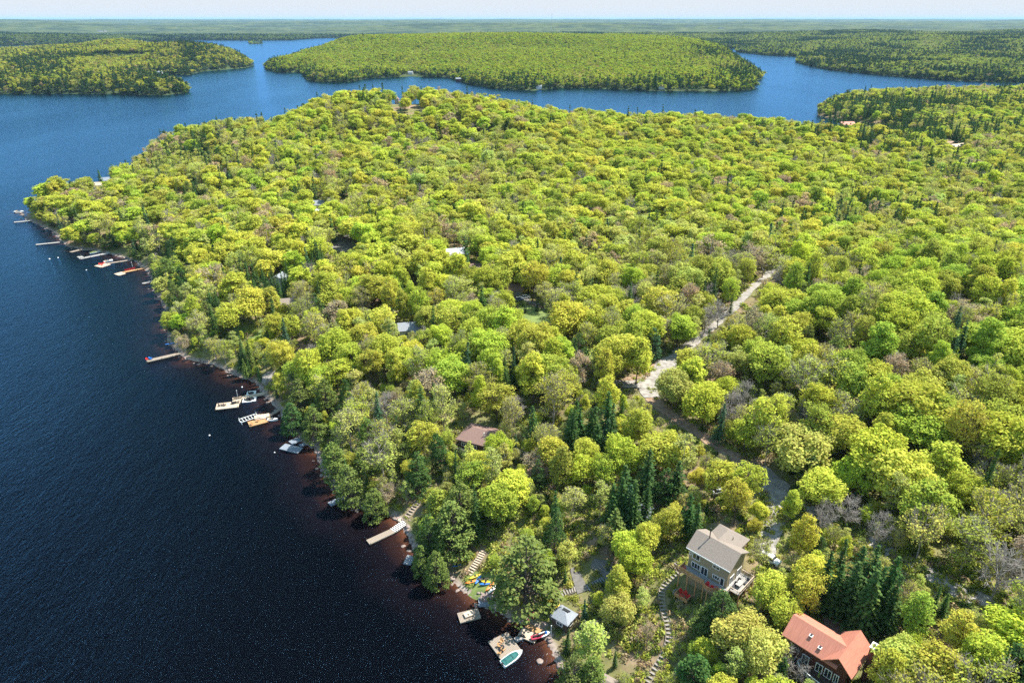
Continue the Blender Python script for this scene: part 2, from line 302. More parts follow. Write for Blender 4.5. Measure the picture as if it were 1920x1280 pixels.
def build_ground_mat(m):
    n = m.node_tree.nodes; l = m.node_tree.links; b = n['Principled BSDF']; b.inputs['Roughness'].default_value = .95; b.inputs['Specular IOR Level'].default_value = .1
    tc = n.new('ShaderNodeTexCoord')
    def noise(sc, det=6, rough=.6):
        t = n.new('ShaderNodeTexNoise'); t.inputs['Scale'].default_value = sc; t.inputs['Detail'].default_value = det; t.inputs['Roughness'].default_value = rough; l.new(tc.outputs['Object'], t.inputs['Vector']); return t.outputs[0]
    def ramp(src, stops):
        r = n.new('ShaderNodeValToRGB'); e = r.color_ramp.elements
        e[0].position, e[0].color = stops[0][0], (*stops[0][1], 1); e[1].position, e[1].color = stops[-1][0], (*stops[-1][1], 1)
        for p_, c_ in stops[1:-1]: q = e.new(p_); q.color = (*c_, 1)
        l.new(src, r.inputs[0]); return r.outputs[0]
    def mix(f, a, c):
        x = n.new('ShaderNodeMix'); x.data_type = 'RGBA'
        (l.new(f, x.inputs[0]) if not isinstance(f, float) else setattr(x.inputs[0], 'default_value', f))
        l.new(a, x.inputs[6]); l.new(c, x.inputs[7]); return x.outputs[2]
    def at_(nm, lo=0, hi=1):
        a = n.new('ShaderNodeAttribute'); a.attribute_name = nm
        r = n.new('ShaderNodeMapRange'); r.inputs[1].default_value = lo; r.inputs[2].default_value = hi; l.new(a.outputs['Fac'], r.inputs[0]); return r.outputs[0]
    litter = ramp(noise(.35, 8, .7), [(.3, (.13, .085, .055)), (.5, (.25, .17, .115)), (.7, (.38, .27, .18))])
    green = ramp(noise(.5, 7, .7), [(.35, (.10, .12, .04)), (.65, (.21, .21, .075))])
    c = mix(ramp(noise(.06, 5), [(.36, (0, 0, 0)), (.54, (.85, .85, .85))]), litter, green)
    rock = ramp(noise(.8, 8, .7), [(.35, (.17, .125, .10)), (.6, (.40, .33, .28))])
    rk = n.new('ShaderNodeMapRange'); rk.inputs[1].default_value = 1.6; rk.inputs[2].default_value = .3
    a = n.new('ShaderNodeAttribute'); a.attribute_name = 'shore'; l.new(a.outputs['Fac'], rk.inputs[0])
    c = mix(rk.outputs[0], c, rock)
    far = ramp(noise(.008, 9, .75), [(.36, (.022, .035, .022)), (.47, (.05, .07, .03)), (.56, (.085, .105, .035)), (.68, (.10, .10, .06))])
    dk = ramp(noise(.0016, 6, .65), [(.50, (0, 0, 0)), (.58, (.85, .85, .85))]); dkc = ramp(noise(.02, 5), [(.4, (.014, .028, .018)), (.6, (.035, .055, .03))]); far = mix(dk, far, dkc)
    c = mix(at_('far'), c, far)
    l.new(c, b.inputs['Base Color'])
build_ground_mat(gm)
me = np_mesh('ground', np.stack([X, Y, H2], 1), F, gm)
fattr(me, 'far', np.clip((Y - 1150) / 60, 0, 1)); fattr(me, 'shore', np.where(D > 0, D, 0))
me.polygons.foreach_set('use_smooth', np.ones(len(F), bool))
g = bpy.data.objects.new('ground', me); COL.objects.link(g); tag(g, kind='structure')
# water: one sheet, its bed tint from the depth below it
uw = np.sinh(np.linspace(-1.9, 1.9, 330)) / math.sinh(1.9) * 1.9
WX, WY, WF = grid(np.concatenate([np.linspace(12, 60, 14)[:-1], np.geomspace(60, 60000, 420)]), uw)
WD = np.zeros(len(WX))
for s0 in range(0, len(WX), 60000):
    sl_ = slice(s0, s0 + 60000); WD[sl_] = sdf(WX[sl_], WY[sl_])[0]
wm = bpy.data.materials.new('lake_water'); wm.use_nodes = True
def build_water(m):
    n = m.node_tree.nodes; l = m.node_tree.links; n.clear()
    tc = n.new('ShaderNodeTexCoord')
    def mapped(rot, sc):
        mp = n.new('ShaderNodeMapping'); mp.inputs['Rotation'].default_value = (0, 0, math.radians(rot)); mp.inputs['Scale'].default_value = sc; l.new(tc.outputs['Object'], mp.inputs[0]); return mp.outputs[0]
    def noise(vec, sc, det=3, rough=.55):
        t = n.new('ShaderNodeTexNoise'); t.inputs['Scale'].default_value = sc; t.inputs['Detail'].default_value = det; t.inputs['Roughness'].default_value = rough; l.new(vec, t.inputs['Vector']); return t.outputs[0]
    def math_(op, a, b_):
        x = n.new('ShaderNodeMath'); x.operation = op
        for i, q in enumerate((a, b_)):
            if isinstance(q, (int, float)): x.inputs[i].default_value = q
            else: l.new(q, x.inputs[i])
        return x.outputs[0]
    n1 = noise(mapped(28, (1, .42, 1)), .9, 2); n2 = noise(mapped(12, (1, .6, 1)), 2.0, 4, .7); n3 = noise(mapped(40, (1, .5, 1)), .16, 2)
    h = math_('ADD', math_('ADD', math_('MULTIPLY', n1, .65), math_('MULTIPLY', n2, .55)), math_('MULTIPLY', n3, .8))
    gust = noise(mapped(75, (1, .3, 1)), .006, 4)
    gr = n.new('ShaderNodeMapRange'); gr.inputs[1].default_value = .35; gr.inputs[2].default_value = .65; gr.inputs[3].default_value = .55; gr.inputs[4].default_value = 1.0; l.new(gust, gr.inputs[0])
    bp = n.new('ShaderNodeBump'); bp.inputs['Distance'].default_value = .5; l.new(gr.outputs[0], bp.inputs['Strength']); l.new(h, bp.inputs['Height'])
    a = n.new('ShaderNodeAttribute'); a.attribute_name = 'depth'
    wob = noise(tc.outputs['Object'], .09, 5)
    dd = math_('ADD', a.outputs['Fac'], math_('MULTIPLY', math_('SUBTRACT', wob, .5), 9.0))
    r = n.new('ShaderNodeValToRGB'); e = r.color_ramp.elements
    mr = n.new('ShaderNodeMapRange'); mr.inputs[1].default_value = 0; mr.inputs[2].default_value = 17; l.new(dd, mr.inputs[0]); l.new(mr.outputs[0], r.inputs[0])
    e[0].position = 0; e[0].color = (.085, .034, .018, 1); e[1].position = 1; e[1].color = (.0010, .0009, .0014, 1)
    q = e.new(.16); q.color = (.022, .010, .008, 1); q = e.new(.45); q.color = (.0050, .0034, .0048, 1)
    d = n.new('ShaderNodeBsdfDiffuse'); l.new(r.outputs[0], d.inputs[0])
    g_ = n.new('ShaderNodeBsdfGlossy'); g_.inputs['Roughness'].default_value = .12; g_.inputs['Color'].default_value = (.19, .52, .98, 1)
    f = n.new('ShaderNodeFresnel'); f.inputs[0].default_value = 1.333; l.new(bp.outputs[0], f.inputs['Normal']); l.new(bp.outputs[0], g_.inputs['Normal'])
    mx = n.new('ShaderNodeMixShader'); l.new(math_('MINIMUM', math_('MULTIPLY', math_('POWER', f.outputs[0], 1.9), 5.0), .95), mx.inputs[0]); l.new(d.outputs[0], mx.inputs[1]); l.new(g_.outputs[0], mx.inputs[2])
    o = n.new('ShaderNodeOutputMaterial'); l.new(mx.outputs[0], o.inputs[0])
build_water(wm)
me = np_mesh('lake_water', np.stack([WX, WY, 0 * WX], 1), WF, wm); fattr(me, 'depth', np.maximum(-WD, 0))
w = bpy.data.objects.new('water', me); COL.objects.link(w); tag(w, kind='structure')
# bilinear-ish lookup: cheap height for many points through the full function
def hmany(x, y):
    x = np.asarray(x, float); y = np.asarray(y, float); h = np.zeros(len(x)); d = np.zeros(len(x)); k = np.zeros(len(x), int)
    for s0 in range(0, len(x), 60000):
        q = slice(s0, s0 + 60000); h[q], d[q], k[q] = height_full(x[q], y[q])
    return h, d, k
# ------------------------------------------------------------------ tree models
def unit(v): return v / (np.linalg.norm(v, axis=-1, keepdims=True) + 1e-9)
def leaf_quads(c, nrm, size, g):
    """one small slightly long quad per centre, facing nrm"""
    n = len(c); r = unit(g.normal(size=(n, 3))); u = unit(np.cross(nrm, r)); v = np.cross(nrm, u)
    s = (size * g.uniform(.6, 1.25, n))[:, None]; a = u * s; b = v * s * .72
    V = np.stack([c - a - b * .35, c + a * .2 - b, c + a + b * .35, c - a * .2 + b], 1).reshape(-1, 3)
    return V, np.arange(4 * n).reshape(n, 4)
def dirs(n, g, zmin=-1.0):
    z = g.uniform(zmin, 1, n); a = g.uniform(0, 2 * math.pi, n); r = np.sqrt(1 - z * z)
    return np.stack([r * np.cos(a), r * np.sin(a), z], 1)
def stick(pts, r0, r1, n, V, F):
    pts = np.asarray(pts, float); m = len(pts); o = len(V)
    for i in range(m):
        d = pts[min(i + 1, m - 1)] - pts[max(i - 1, 0)]; d = d / (np.linalg.norm(d) + 1e-9)
        u = np.cross(d, (0, 0, 1) if abs(d[2]) < .9 else (1, 0, 0)); u /= np.linalg.norm(u); w = np.cross(d, u); r = r0 + (r1 - r0) * i / (m - 1)
        for k in range(n):
            a = 2 * math.pi * k / n; V.append(pts[i] + (u * math.cos(a) + w * math.sin(a)) * r)
    for i in range(m - 1):
        for k in range(n): F.append((o + i * n + k, o + i * n + (k + 1) % n, o + (i + 1) * n + (k + 1) % n, o + (i + 1) * n + k))
def clumps(g, n, h, r, shape):
    """centres of leaf clumps on limb ends, and their radius"""
    c = []; cr = []
    tries = 0
    while len(c) < n and tries < 4000:
        tries += 1
        if shape == 'round':      # broad, domed hardwood crown
            d = dirs(1, g, -.8)[0]; q = g.uniform(.5, .86)
            p = np.array([d[0] * r * q, d[1] * r * q, h * .62 + d[2] * h * .38 * q]); k = g.uniform(.24, .38) * r
        elif shape == 'tall':     # narrow oval
            t = g.uniform(0, 1); z = h * (.34 + .60 * t); rr = r * (1 - (abs(t - .38) / .7) ** 2); a = g.uniform(0, 6.283)
            q = math.sqrt(g.uniform(.05, 1)) * .8; p = np.array([rr * q * math.cos(a), rr * q * math.sin(a), z]); k = g.uniform(.24, .40) * r
        else:                     # hemlock and cedar: full to the ground, rounded top
            t = g.uniform(0, 1) ** 1.15; z = h * (.08 + .86 * t); rr = r * (1 - t ** 1.9) ** .75; a = g.uniform(0, 6.283)
            q = g.uniform(.55, .92); p = np.array([rr * q * math.cos(a), rr * q * math.sin(a), z]); k = g.uniform(.2, .32) * r * (1.1 - .4 * t)
        if all(np.linalg.norm((p - o) * (1, 1, 1.2)) > .55 * (k + o_) * (.9 if shape != 'full' else .75) for o, o_ in zip(c, cr)) or tries > 3000:
            c.append(p); cr.append(k)
    return c, cr
def broad(seed, h=15.0, r=5.2, n=24, per=110, leaf=.36, shape='round', lo=-.35, limbs=True, twigs=0, shell=.72, flat=.72, trunk_r=.24, tn=6):
    g = np.random.default_rng(seed); c, cr = clumps(g, n, h, r, shape); LV = []; LF = []; o = 0
    for p, k in zip(c, cr):
        m = max(3, int(per * (k / (.3 * r)) ** 2 * g.uniform(.75, 1.25))); d = dirs(m, g, lo)
        q = p + d * (k * g.uniform(shell, 1.12, m))[:, None] * (1, 1, flat)
        nr = unit(d * .55 + (.12, .06, .55) + g.normal(size=(m, 3)) * .45)
        V, F = leaf_quads(q, nr, leaf, g); LV.append(V); LF.append(F + o); o += len(V)
    LV = np.concatenate(LV); LF = np.concatenate(LF)
    if shape == 'round':   # lopsided crowns
        an = np.arctan2(LV[:, 1], LV[:, 0]); ph = g.uniform(0, 6.28, 3); w3 = 1 + .16 * np.sin(an + ph[0]) + .10 * np.sin(2 * an + ph[1]) + .07 * np.sin(3 * an + ph[2]); LV = LV * np.stack([w3, w3, np.ones_like(w3)], 1); LV[:, 2] += .05 * h * np.sin(an + ph[1]) * np.hypot(LV[:, 0], LV[:, 1]) / r
    TV = []; TF = []
    lean = g.normal(size=2) * .25; top = h * (.80 if shape == 'round' else .93)
    stick([(0, 0, -1.2), (lean[0] * .2, lean[1] * .2, h * .3), (lean[0], lean[1], top)], trunk_r, trunk_r * .25, tn, TV, TF)
    if limbs:
        for p, k in zip(c, cr):
            z0 = max(h * .22, p[2] - np.hypot(p[0], p[1]) * g.uniform(.8, 1.3)); z0 = min(z0, top * .95); s = np.array([lean[0] * z0 / h, lean[1] * z0 / h, z0])
            mid = (s + p) / 2 + (0, 0, -.04 * h) ; stick([s, mid, p], trunk_r * .36, trunk_r * .12, 3, TV, TF)
            for _ in range(twigs):
                d = unit(dirs(1, g, -.1)[0] + (0, 0, .5)); e = p + d * k * g.uniform(.7, 1.15); b0 = mid + (p - mid) * g.uniform(.2, 1)
                stick([b0, (b0 + e) / 2 + g.normal(size=3) * .12, e], .045, .022, 3, TV, TF)
    return (LV, LF), (np.array(TV), np.array(TF))
def spruce(seed, h=14.0, r=2.6, tiers=26, arms=11, per=7, leaf=.30, z0=.06, droop=.25, trunk_r=.17):
    g = np.random.default_rng(seed); C = []; N = []
    for i in range(tiers):
        t = (i + g.uniform(-.3, .3)) / tiers; t = min(max(t, 0), .985); z = h * (z0 + (1 - z0) * t); rr = r * (1 - t) ** .85 * g.uniform(.8, 1.15) + .12
        m = max(4, int(arms * (.35 + .65 * (1 - t)))); a0 = g.uniform(0, 6.28)
        for k in range(m):
            a = a0 + 6.283 * k / m + g.uniform(-.2, .2); L = rr * g.uniform(.7, 1.12); q = max(2, int(per * L / r + 1))
            for j in range(q):
                f = (j + .7) / q; C.append((L * f * math.cos(a) + g.normal() * .06, L * f * math.sin(a) + g.normal() * .06, z - droop * L * f + g.normal() * .08)); N.append((math.cos(a) * .35 + g.normal() * .4, math.sin(a) * .35 + g.normal() * .4, .8))
    C = np.array(C); V, F = leaf_quads(C, unit(np.array(N)), leaf, g); TV = []; TF = []
    stick([(0, 0, -1.2), (0, 0, h * .5), (0, 0, h * .97)], trunk_r, .03, 5, TV, TF)
    return (V, F), (np.array(TV), np.array(TF))
def bare(seed, h=14.0, r=4.6, n=20, trunk_r=.22, twigs=20):
    g = np.random.default_rng(seed); c, cr = clumps(g, n, h, r, 'round'); TV = []; TF = []
    stick([(0, 0, -1.2), (0, 0, h * .35), (g.normal() * .2, g.normal() * .2, h * .7)], trunk_r, .07, 5, TV, TF)
    for p, k in zip(c, cr):
        z0 = min(max(h * .2, p[2] - np.hypot(p[0], p[1]) * 1.4), h * .68); s = np.array([0, 0, z0]); mid = (s * .45 + p * .55) + (0, 0, -.03 * h)
        stick([s, mid, p], .10, .045, 3, TV, TF)
        for _ in range(twigs):
            d = unit(unit(p - (0, 0, h * .35)) * .6 + dirs(1, g, -.3)[0]); b0 = mid + (p - mid) * g.uniform(.1, 1.1); e = b0 + d * k * g.uniform(.6, 1.5)
            m_ = (b0 + e) / 2 + g.normal(size=3) * .1; stick([b0, m_, e], .042, .02, 3, TV, TF)
            e2 = m_ + unit(d + g.normal(size=3) * .6) * k * .6; stick([m_, e2], .028, .018, 3, TV, TF)
    return None, (np.array(TV), np.array(TF))
# kind -> list of near models; each is (crown mesh | None, trunk mesh, model height, model radius)
KIND = {}
def near(kind, models, leafm, barkm, hh, rr):
    out = []
    for L, T in models:
        cm = np_mesh(kind + '_crown', L[0], L[1], leafm) if L is not None else None
        out.append((cm, np_mesh(kind + '_trunk', T[0], T[1], barkm), hh, rr, L, T))
    KIND[kind] = out
near('maple_tree', [broad(s, per=[120, 150, 75, 165, 140, 85, 150, 110, 70][s], n=[40, 52, 36, 60, 44, 38, 48, 40, 46][s], leaf=.27, twigs=[2, 2, 7, 1, 2, 7, 2, 2, 7][s], shell=.45, r=[5.2, 5.6, 4.6, 5.4, 5.0, 4.8, 5.5, 4.0, 4.3][s], h=[14.5, 15, 16, 14, 15.5, 16, 14, 16.5, 17][s], shape='round' if s < 7 else 'tall', lo=-.7) for s in range(9)], M['leaf'], M['bark'], 15, 5.2)
near('budding_tree', [broad(20 + s, n=28, per=[60, 80, 50][s % 3], leaf=.20, twigs=14, r=4.6, h=15, shell=.3, lo=-.8, trunk_r=.2, shape='tall' if s % 2 else 'round') for s in range(5)], M['leaf'], M['twig'], 15, 4.6)
near('birch_tree', [broad(30 + s, n=26, per=62, leaf=.20, twigs=6, r=2.9, h=15, shell=.3, lo=-.8, shape='tall', trunk_r=.13) for s in range(4)], M['leaf'], M['pale_bark'], 15, 2.9)
near('spruce_tree', [spruce(40 + s, r=[2.3, 2.7, 2.0, 2.9][s], z0=[.06, .12, .08, .2][s]) for s in range(4)], M['needle'], M['bark'], 14, 2.5)
near('cedar_tree', [broad(50 + s, n=[75, 90, 60, 80][s], per=62, leaf=.26, r=4.3, h=15, shape='full', lo=-.3, shell=.55, flat=.6, trunk_r=.26) for s in range(4)], M['needle'], M['bark'], 15, 4.3)
near('bare_tree', [bare(60 + s) for s in range(3)], None, M['twig'], 14, 4.6)
# distant models, trunk and crown in one mesh, kept in a collection of instanced sources
SRC = bpy.data.collections.new('tree_sources'); SRC_IDX = {}; SRC_SIZE = {}
def source(kind, lod, L, T, lm, bm_, hh, rr):
    V = []; F = []; mi = []
    o = 0
    for (a, b), k in ((L, 0), (T, 1)):
        V.append(a); F.append(b + o); mi += [k] * len(b); o += len(a)
    nm = 'source_%03d' % len(SRC.objects)
    ob = bpy.data.objects.new(nm, np_mesh(nm, np.concatenate(V), np.concatenate(F), [lm, bm_], mi)); SRC.objects.link(ob)
    SRC_IDX.setdefault((kind, lod), []).append(len(SRC.objects) - 1); SRC_SIZE[(kind, lod)] = (hh, rr)
none_ = (np.zeros((0, 3)), np.zeros((0, 4), int))
BARKS = dict(maple_tree=M['bark'], budding_tree=M['twig'], birch_tree=M['pale_bark'], spruce_tree=M['bark'], cedar_tree=M['bark'], bare_tree=M['twig'])
for kind, lst in KIND.items():
    lm = M['needle'] if kind in ('spruce_tree', 'cedar_tree') else M['leaf']
    for _cm, _tm, hh, rr, L, T in lst: source(kind, 0, L if L is not None else none_, T, lm, BARKS[kind], hh, rr)
for s in range(4):
    L, T = broad(100 + s, n=36, per=75, leaf=.40, twigs=0, shell=.45, lo=-.6); source('maple_tree', 1, L, T, M['leaf'], M['bark'], 15, 5.2)
    L, T = broad(110 + s, n=20, per=48, leaf=.30, twigs=5, r=4.6, shell=.3, lo=-.8); source('budding_tree', 1, L, T, M['leaf'], M['twig'], 15, 4.6)
    L, T = broad(120 + s, n=14, per=22, leaf=.36, twigs=3, r=2.9, shell=.3, lo=-.8, shape='tall', trunk_r=.15); source('birch_tree', 1, L, T, M['leaf'], M['pale_bark'], 15, 2.9)
    L, T = spruce(130 + s, tiers=16, arms=8, per=4, leaf=.52); source('spruce_tree', 1, L, T, M['needle'], M['bark'], 14, 2.5)
    L, T = broad(140 + s, n=40, per=26, leaf=.46, r=4.3, shape='full', lo=-.3, flat=.6, limbs=False); source('cedar_tree', 1, L, T, M['needle'], M['bark'], 15, 4.3)
    _, T = bare(150 + s, n=16, twigs=9); source('bare_tree', 1, none_, T, M['leaf'], M['twig'], 14, 4.6)
    # lod 2: beyond a kilometre
    L, T = broad(200 + s, n=18, per=12, leaf=1.05, limbs=False, tn=3); source('maple_tree', 2, L, T, M['leaf'], M['bark'], 15, 5.2)
    L, T = broad(210 + s, n=12, per=9, leaf=.85, r=4.6, limbs=False, tn=3); source('budding_tree', 2, L, T, M['leaf'], M['twig'], 15, 4.6)
    L, T = broad(220 + s, n=9, per=7, leaf=.8, r=2.9, shape='tall', limbs=False, tn=3); source('birch_tree', 2, L, T, M['leaf'], M['pale_bark'], 15, 2.9)
    L, T = spruce(230 + s, tiers=9, arms=6, per=3, leaf=.95); source('spruce_tree', 2, L, T, M['needle'], M['bark'], 14, 2.5)
    L, T = broad(240 + s, n=18, per=10, leaf=.95, r=4.3, shape='full', limbs=False, tn=3); source('cedar_tree', 2, L, T, M['needle'], M['bark'], 15, 4.3)
# bushes and stones for ground cover
def bush(seed, r=1.0, n=60, leaf=.2):
    g = np.random.default_rng(seed); d = dirs(n, g, 0); q = d * (r * g.uniform(.3, 1, n))[:, None] * (1, 1, .75)
    return leaf_quads(q, unit(d + g.normal(size=(n, 3)) * .7), leaf, g)
for s in range(4):
    source('bush', 0, bush(300 + s), none_, M['leaf'], M['twig'], 1, 1)
def stone(seed):
    g = np.random.default_rng(seed); mb = MB(); mb.ball((0, 0, 0), 1, nu=7, nv=4, sz=.6)
    V = np.array(mb.v) * g.uniform(.72, 1.2, (len(mb.v), 1)); F3 = [f for f in mb.f if len(f) == 3]; F4 = [f for f in mb.f if len(f) == 4]
    nm = 'source_%03d' % len(SRC.objects)
    ob = bpy.data.objects.new(nm, np_mesh(nm, V, np.array(F4), M['rock'], None, np.array(F3))); SRC.objects.link(ob)
    SRC_IDX.setdefault(('stone', 0), []).append(len(SRC.objects) - 1); SRC_SIZE[('stone', 0)] = (1, 1)
for s in range(4): stone(400 + s)
def scatter(name, pts, idx, rot, scl, tint, kind='stuff'):
    """one object of ground cover or far wood: points that carry instanced plants"""
    me = bpy.data.meshes.new(name); n = len(pts); me.vertices.add(n); me.vertices.foreach_set('co', np.asarray(pts, np.float32).ravel())
    def va(nm, typ, arr, key='vector'):
        a = me.attributes.new(nm, typ, 'POINT'); a.data.foreach_set(key, np.asarray(arr, np.float32 if typ != 'INT' else np.int32).ravel())
    va('idx', 'INT', idx, 'value'); va('rot', 'FLOAT_VECTOR', rot); va('scl', 'FLOAT_VECTOR', scl); va('tint', 'FLOAT_VECTOR', tint)
    o = bpy.data.objects.new(name, me); COL.objects.link(o)
    ng = bpy.data.node_groups.new(name, 'GeometryNodeTree'); ng.interface.new_socket('Geometry', in_out='INPUT', socket_type='NodeSocketGeometry'); ng.interface.new_socket('Geometry', in_out='OUTPUT', socket_type='NodeSocketGeometry')
    N = ng.nodes; l = ng.links; gi = N.new('NodeGroupInput'); go = N.new('NodeGroupOutput'); ip = N.new('GeometryNodeInstanceOnPoints'); ci = N.new('GeometryNodeCollectionInfo')
    ci.inputs['Collection'].default_value = SRC; ci.inputs['Separate Children'].default_value = True; ci.inputs['Reset Children'].default_value = True
    def na(nm, typ):
        a = N.new('GeometryNodeInputNamedAttribute'); a.data_type = typ; a.inputs[0].default_value = nm; return a.outputs[0]
    mp = N.new('GeometryNodeMeshToPoints'); l.new(gi.outputs[0], mp.inputs['Mesh'])
    l.new(mp.outputs[0], ip.inputs['Points']); l.new(ci.outputs[0], ip.inputs['Instance']); ip.inputs['Pick Instance'].default_value = True
    l.new(na('idx', 'INT'), ip.inputs['Instance Index'])
    er = N.new('FunctionNodeEulerToRotation'); l.new(na('rot', 'FLOAT_VECTOR'), er.inputs[0]); l.new(er.outputs[0], ip.inputs['Rotation']); l.new(na('scl', 'FLOAT_VECTOR'), ip.inputs['Scale'])
    l.new(ip.outputs[0], go.inputs[0]); md = o.modifiers.new('scatter', 'NODES'); md.node_group = ng
    return tag(o, kind=kind)
# ------------------------------------------------------------------ roads, lawns (setting)
def ribbon(name, pts, widths, m, dz=.14, kind='structure', step=1.5, label=None, cat=None):
    """strip laid on the terrain along pixel points"""
    P_ = [Vector((*ground_at(a, b)[:2], 0)) for a, b in pts]; c = []; 
    for i in range(len(P_) - 1):
        n = max(1, int((P_[i + 1] - P_[i]).length / step))
        for j in range(n): c.append((P_[i].lerp(P_[i + 1], j / n), widths[i] + (widths[i + 1] - widths[i]) * j / n))
    c.append((P_[-1], widths[-1]))
    for _ in range(3): c = [c[0]] + [((c[i - 1][0] + c[i][0] * 2 + c[i + 1][0]) / 4, c[i][1]) for i in range(1, len(c) - 1)] + [c[-1]]
    V = []; K_ = 4
    for i, (p, w_) in enumerate(c):
        d = (c[min(i + 1, len(c) - 1)][0] - c[max(i - 1, 0)][0]).normalized(); n = Vector((-d.y, d.x, 0))
        for k in range(K_ + 1):
            q = p + n * w_ * (k / K_ - .5) * (1 + .12 * math.sin(i * .9 + k)); V.append((q.x, q.y))
    V = np.array(V); hz = hmany(V[:, 0], V[:, 1])[0] + dz
    F_ = [(i * (K_ + 1) + k, i * (K_ + 1) + k + 1, (i + 1) * (K_ + 1) + k + 1, (i + 1) * (K_ + 1) + k) for i in range(len(c) - 1) for k in range(K_)]
    o = bpy.data.objects.new(name, np_mesh(name, np.stack([V[:, 0], V[:, 1], hz], 1), np.array(F_)[:, ::-1], m)); COL.objects.link(o)
    return tag(o, label, cat, None, kind)
def patch(name, px, py, rx, ry, m, dz=.12, kind='structure', n=26, rot=0):
    """uneven round patch on the terrain, radii in metres"""
    x0, y0, _ = ground_at(px, py); V = [(x0, y0)]; g = random.Random(int(px + py)); ph = g.uniform(0, 6)
    for q in (.5, 1):
        for i in range(n):
            a = 2 * math.pi * i / n; s = 1 + .14 * math.sin(3 * a + ph) + .09 * math.sin(5 * a + 2 * ph); x, y = rx * q * s * math.cos(a), ry * q * s * math.sin(a); V.append((x0 + x * math.cos(rot) - y * math.sin(rot), y0 + x * math.sin(rot) + y * math.cos(rot)))
    V = np.array(V); h = hmany(V[:, 0], V[:, 1])[0] + dz
    mb = MB(); mb.v = [tuple(q) for q in np.stack([V[:, 0], V[:, 1], h], 1)]; mb.f = [(0, 1 + i, 1 + (i + 1) % n) for i in range(n)] + [(1 + i, 1 + n + i, 1 + n + (i + 1) % n, 1 + (i + 1) % n) for i in range(n)]; mb.m = [0] * len(mb.f)
    return tag(mb.build(name, m), kind=kind)
ribbon('road', [(1470, 478), (1440, 516), (1402, 548), (1378, 576), (1330, 618), (1295, 645), (1255, 680), (1212, 722), (1222, 745)], [2.8, 3.2, 3.4, 3.6, 3.4, 4.2, 7, 6.5, 4.5], M['gravel'], dz=.16)
ribbon('forest_track', [(1222, 745), (1240, 765), (1310, 812), (1370, 852), (1440, 905)], [4.5, 3.6, 3.4, 3.4, 4.5], M['litter'], dz=.14)
ribbon('road', [(1440, 905), (1510, 948), (1600, 1000), (1700, 1052), (1790, 1105), (1880, 1145), (1990, 1190)], [4.5, 3.4, 3.2, 3.6, 4.6, 5, 5], M['gravel'], dz=.16)
ribbon('road_shoulder', [(1290, 655), (1225, 690), (1180, 712)], [2, 4, 2], M['litter'], dz=.10)
ribbon('driveway', [(1215, 722), (1165, 720), (1100, 712), (1040, 712), (960, 705)], [6, 4, 3.5, 3.2, 3], M['gravel'], dz=.20)
ribbon('driveway', [(1440, 905), (1458, 940), (1455, 985), (1432, 1010), (1440, 1040)], [5, 5.5, 4.5, 4.5, 4], M['gravel'], dz=.20)
ribbon('driveway', [(965, 545), (975, 560), (1010, 572)], [3, 5, 3], M['asphalt'], dz=.2)
patch('gravel_patch', 1450, 915, 4.0, 7.0, M['gravel'], .22)
patch('lawn', 1000, 592, 8.5, 10, M['lawn']); patch('lawn', 905, 1094, 4.2, 3.6, M['lawn'], .1); patch('lawn', 265, 478, 4, 6, M['lawn'], .1)
patch('clearing', 640, 456, 11, 12, M['asphalt'], .1); patch('clearing', 1790, 268, 26, 18, M['litter'], .15); patch('clearing', 777, 202, 12, 9, M['rock'], .2)
ribbon('clearing', [(742, 192), (743, 200), (747, 210)], [6, 6, 5], M['litter'], dz=.2)
patch('grass_slope', 470, 622, 9, 9, M['lawn'], .1); patch('clearing', 1020, 892, 5, 5, M['litter'], .1); patch('clearing', 1600, 1150, 7, 5, M['litter'], .1)
ribbon('paved_path', [(1076, 1064), (1084, 1082), (1093, 1110)], [1.9, 2.2, 2.4], M['asphalt'], dz=.16); ribbon('paved_path', [(1110, 1055), (1135, 1060), (1148, 1078), (1140, 1086)], [2.4, 3.4, 2.6, 1.6], M['asphalt'], dz=.16)
def ledge(px, py, rx, ry, h_, lab, mt='rock'):
    x, y, z = ground_at(px, py); mb = MB(); g = random.Random(int(px * 3 + py)); n = 9
    pts = [(rx * (.75 + .4 * g.random()) * math.cos(6.283 * i / n), ry * (.75 + .4 * g.random()) * math.sin(6.283 * i / n)) for i in range(n)]
    mb.v = [(a, b, -1.2) for a, b in pts] + [(a * .85, b * .85, h_ * g.uniform(.6, 1)) for a, b in pts] + [(0, 0, h_ * 1.15)]
    mb.f = [(i, (i + 1) % n, n + (i + 1) % n, n + i) for i in range(n)] + [(n + i, n + (i + 1) % n, 2 * n) for i in range(n)]; mb.m = [0] * len(mb.f)
    return tag(mb.build('boulder', M[mt], loc=(x, y, z), rz=g.uniform(-.5, .5)), lab, 'rock', 'bare rock outcrops on the shore')
for a in [(508, 705, 3.4, 4.5, .9, 'flat pale rock slab above the L-shaped dock', 'stone'), (60, 402, 5, 3, .8, 'tan rock slope at the far tip, above the farthest pier'), (545, 762, 1.6, 4, .6, 'slanting grey rock beside the white-railed dock'),
          (585, 828, 4.0, 2.0, .7, 'grey rock shelf right of the grey L-shaped raft'), (602, 820, 3, 1.8, .6, 'low brown rock above the grey L-shaped raft'), (915, 1118, 2.2, 1.4, .5, 'grey rocks below the bright kayaks'), (1040, 1155, 1.5, 1.0, .5, 'pale rock beside the grey pyramid roof'),
          (1022, 1170, 1.1, .8, .5, 'grey rock above the square deck by the shore'), (300, 560, 3.0, 1.6, .4, 'reddish rock in the cove below the dark shoreline cedar'), (745, 972, 1.6, 1.0, .5, 'rock beside the top of the striped ramp'), (1012, 1240, .9, .8, .4, 'small shore rock right of the covered boat')]: ledge(*a)
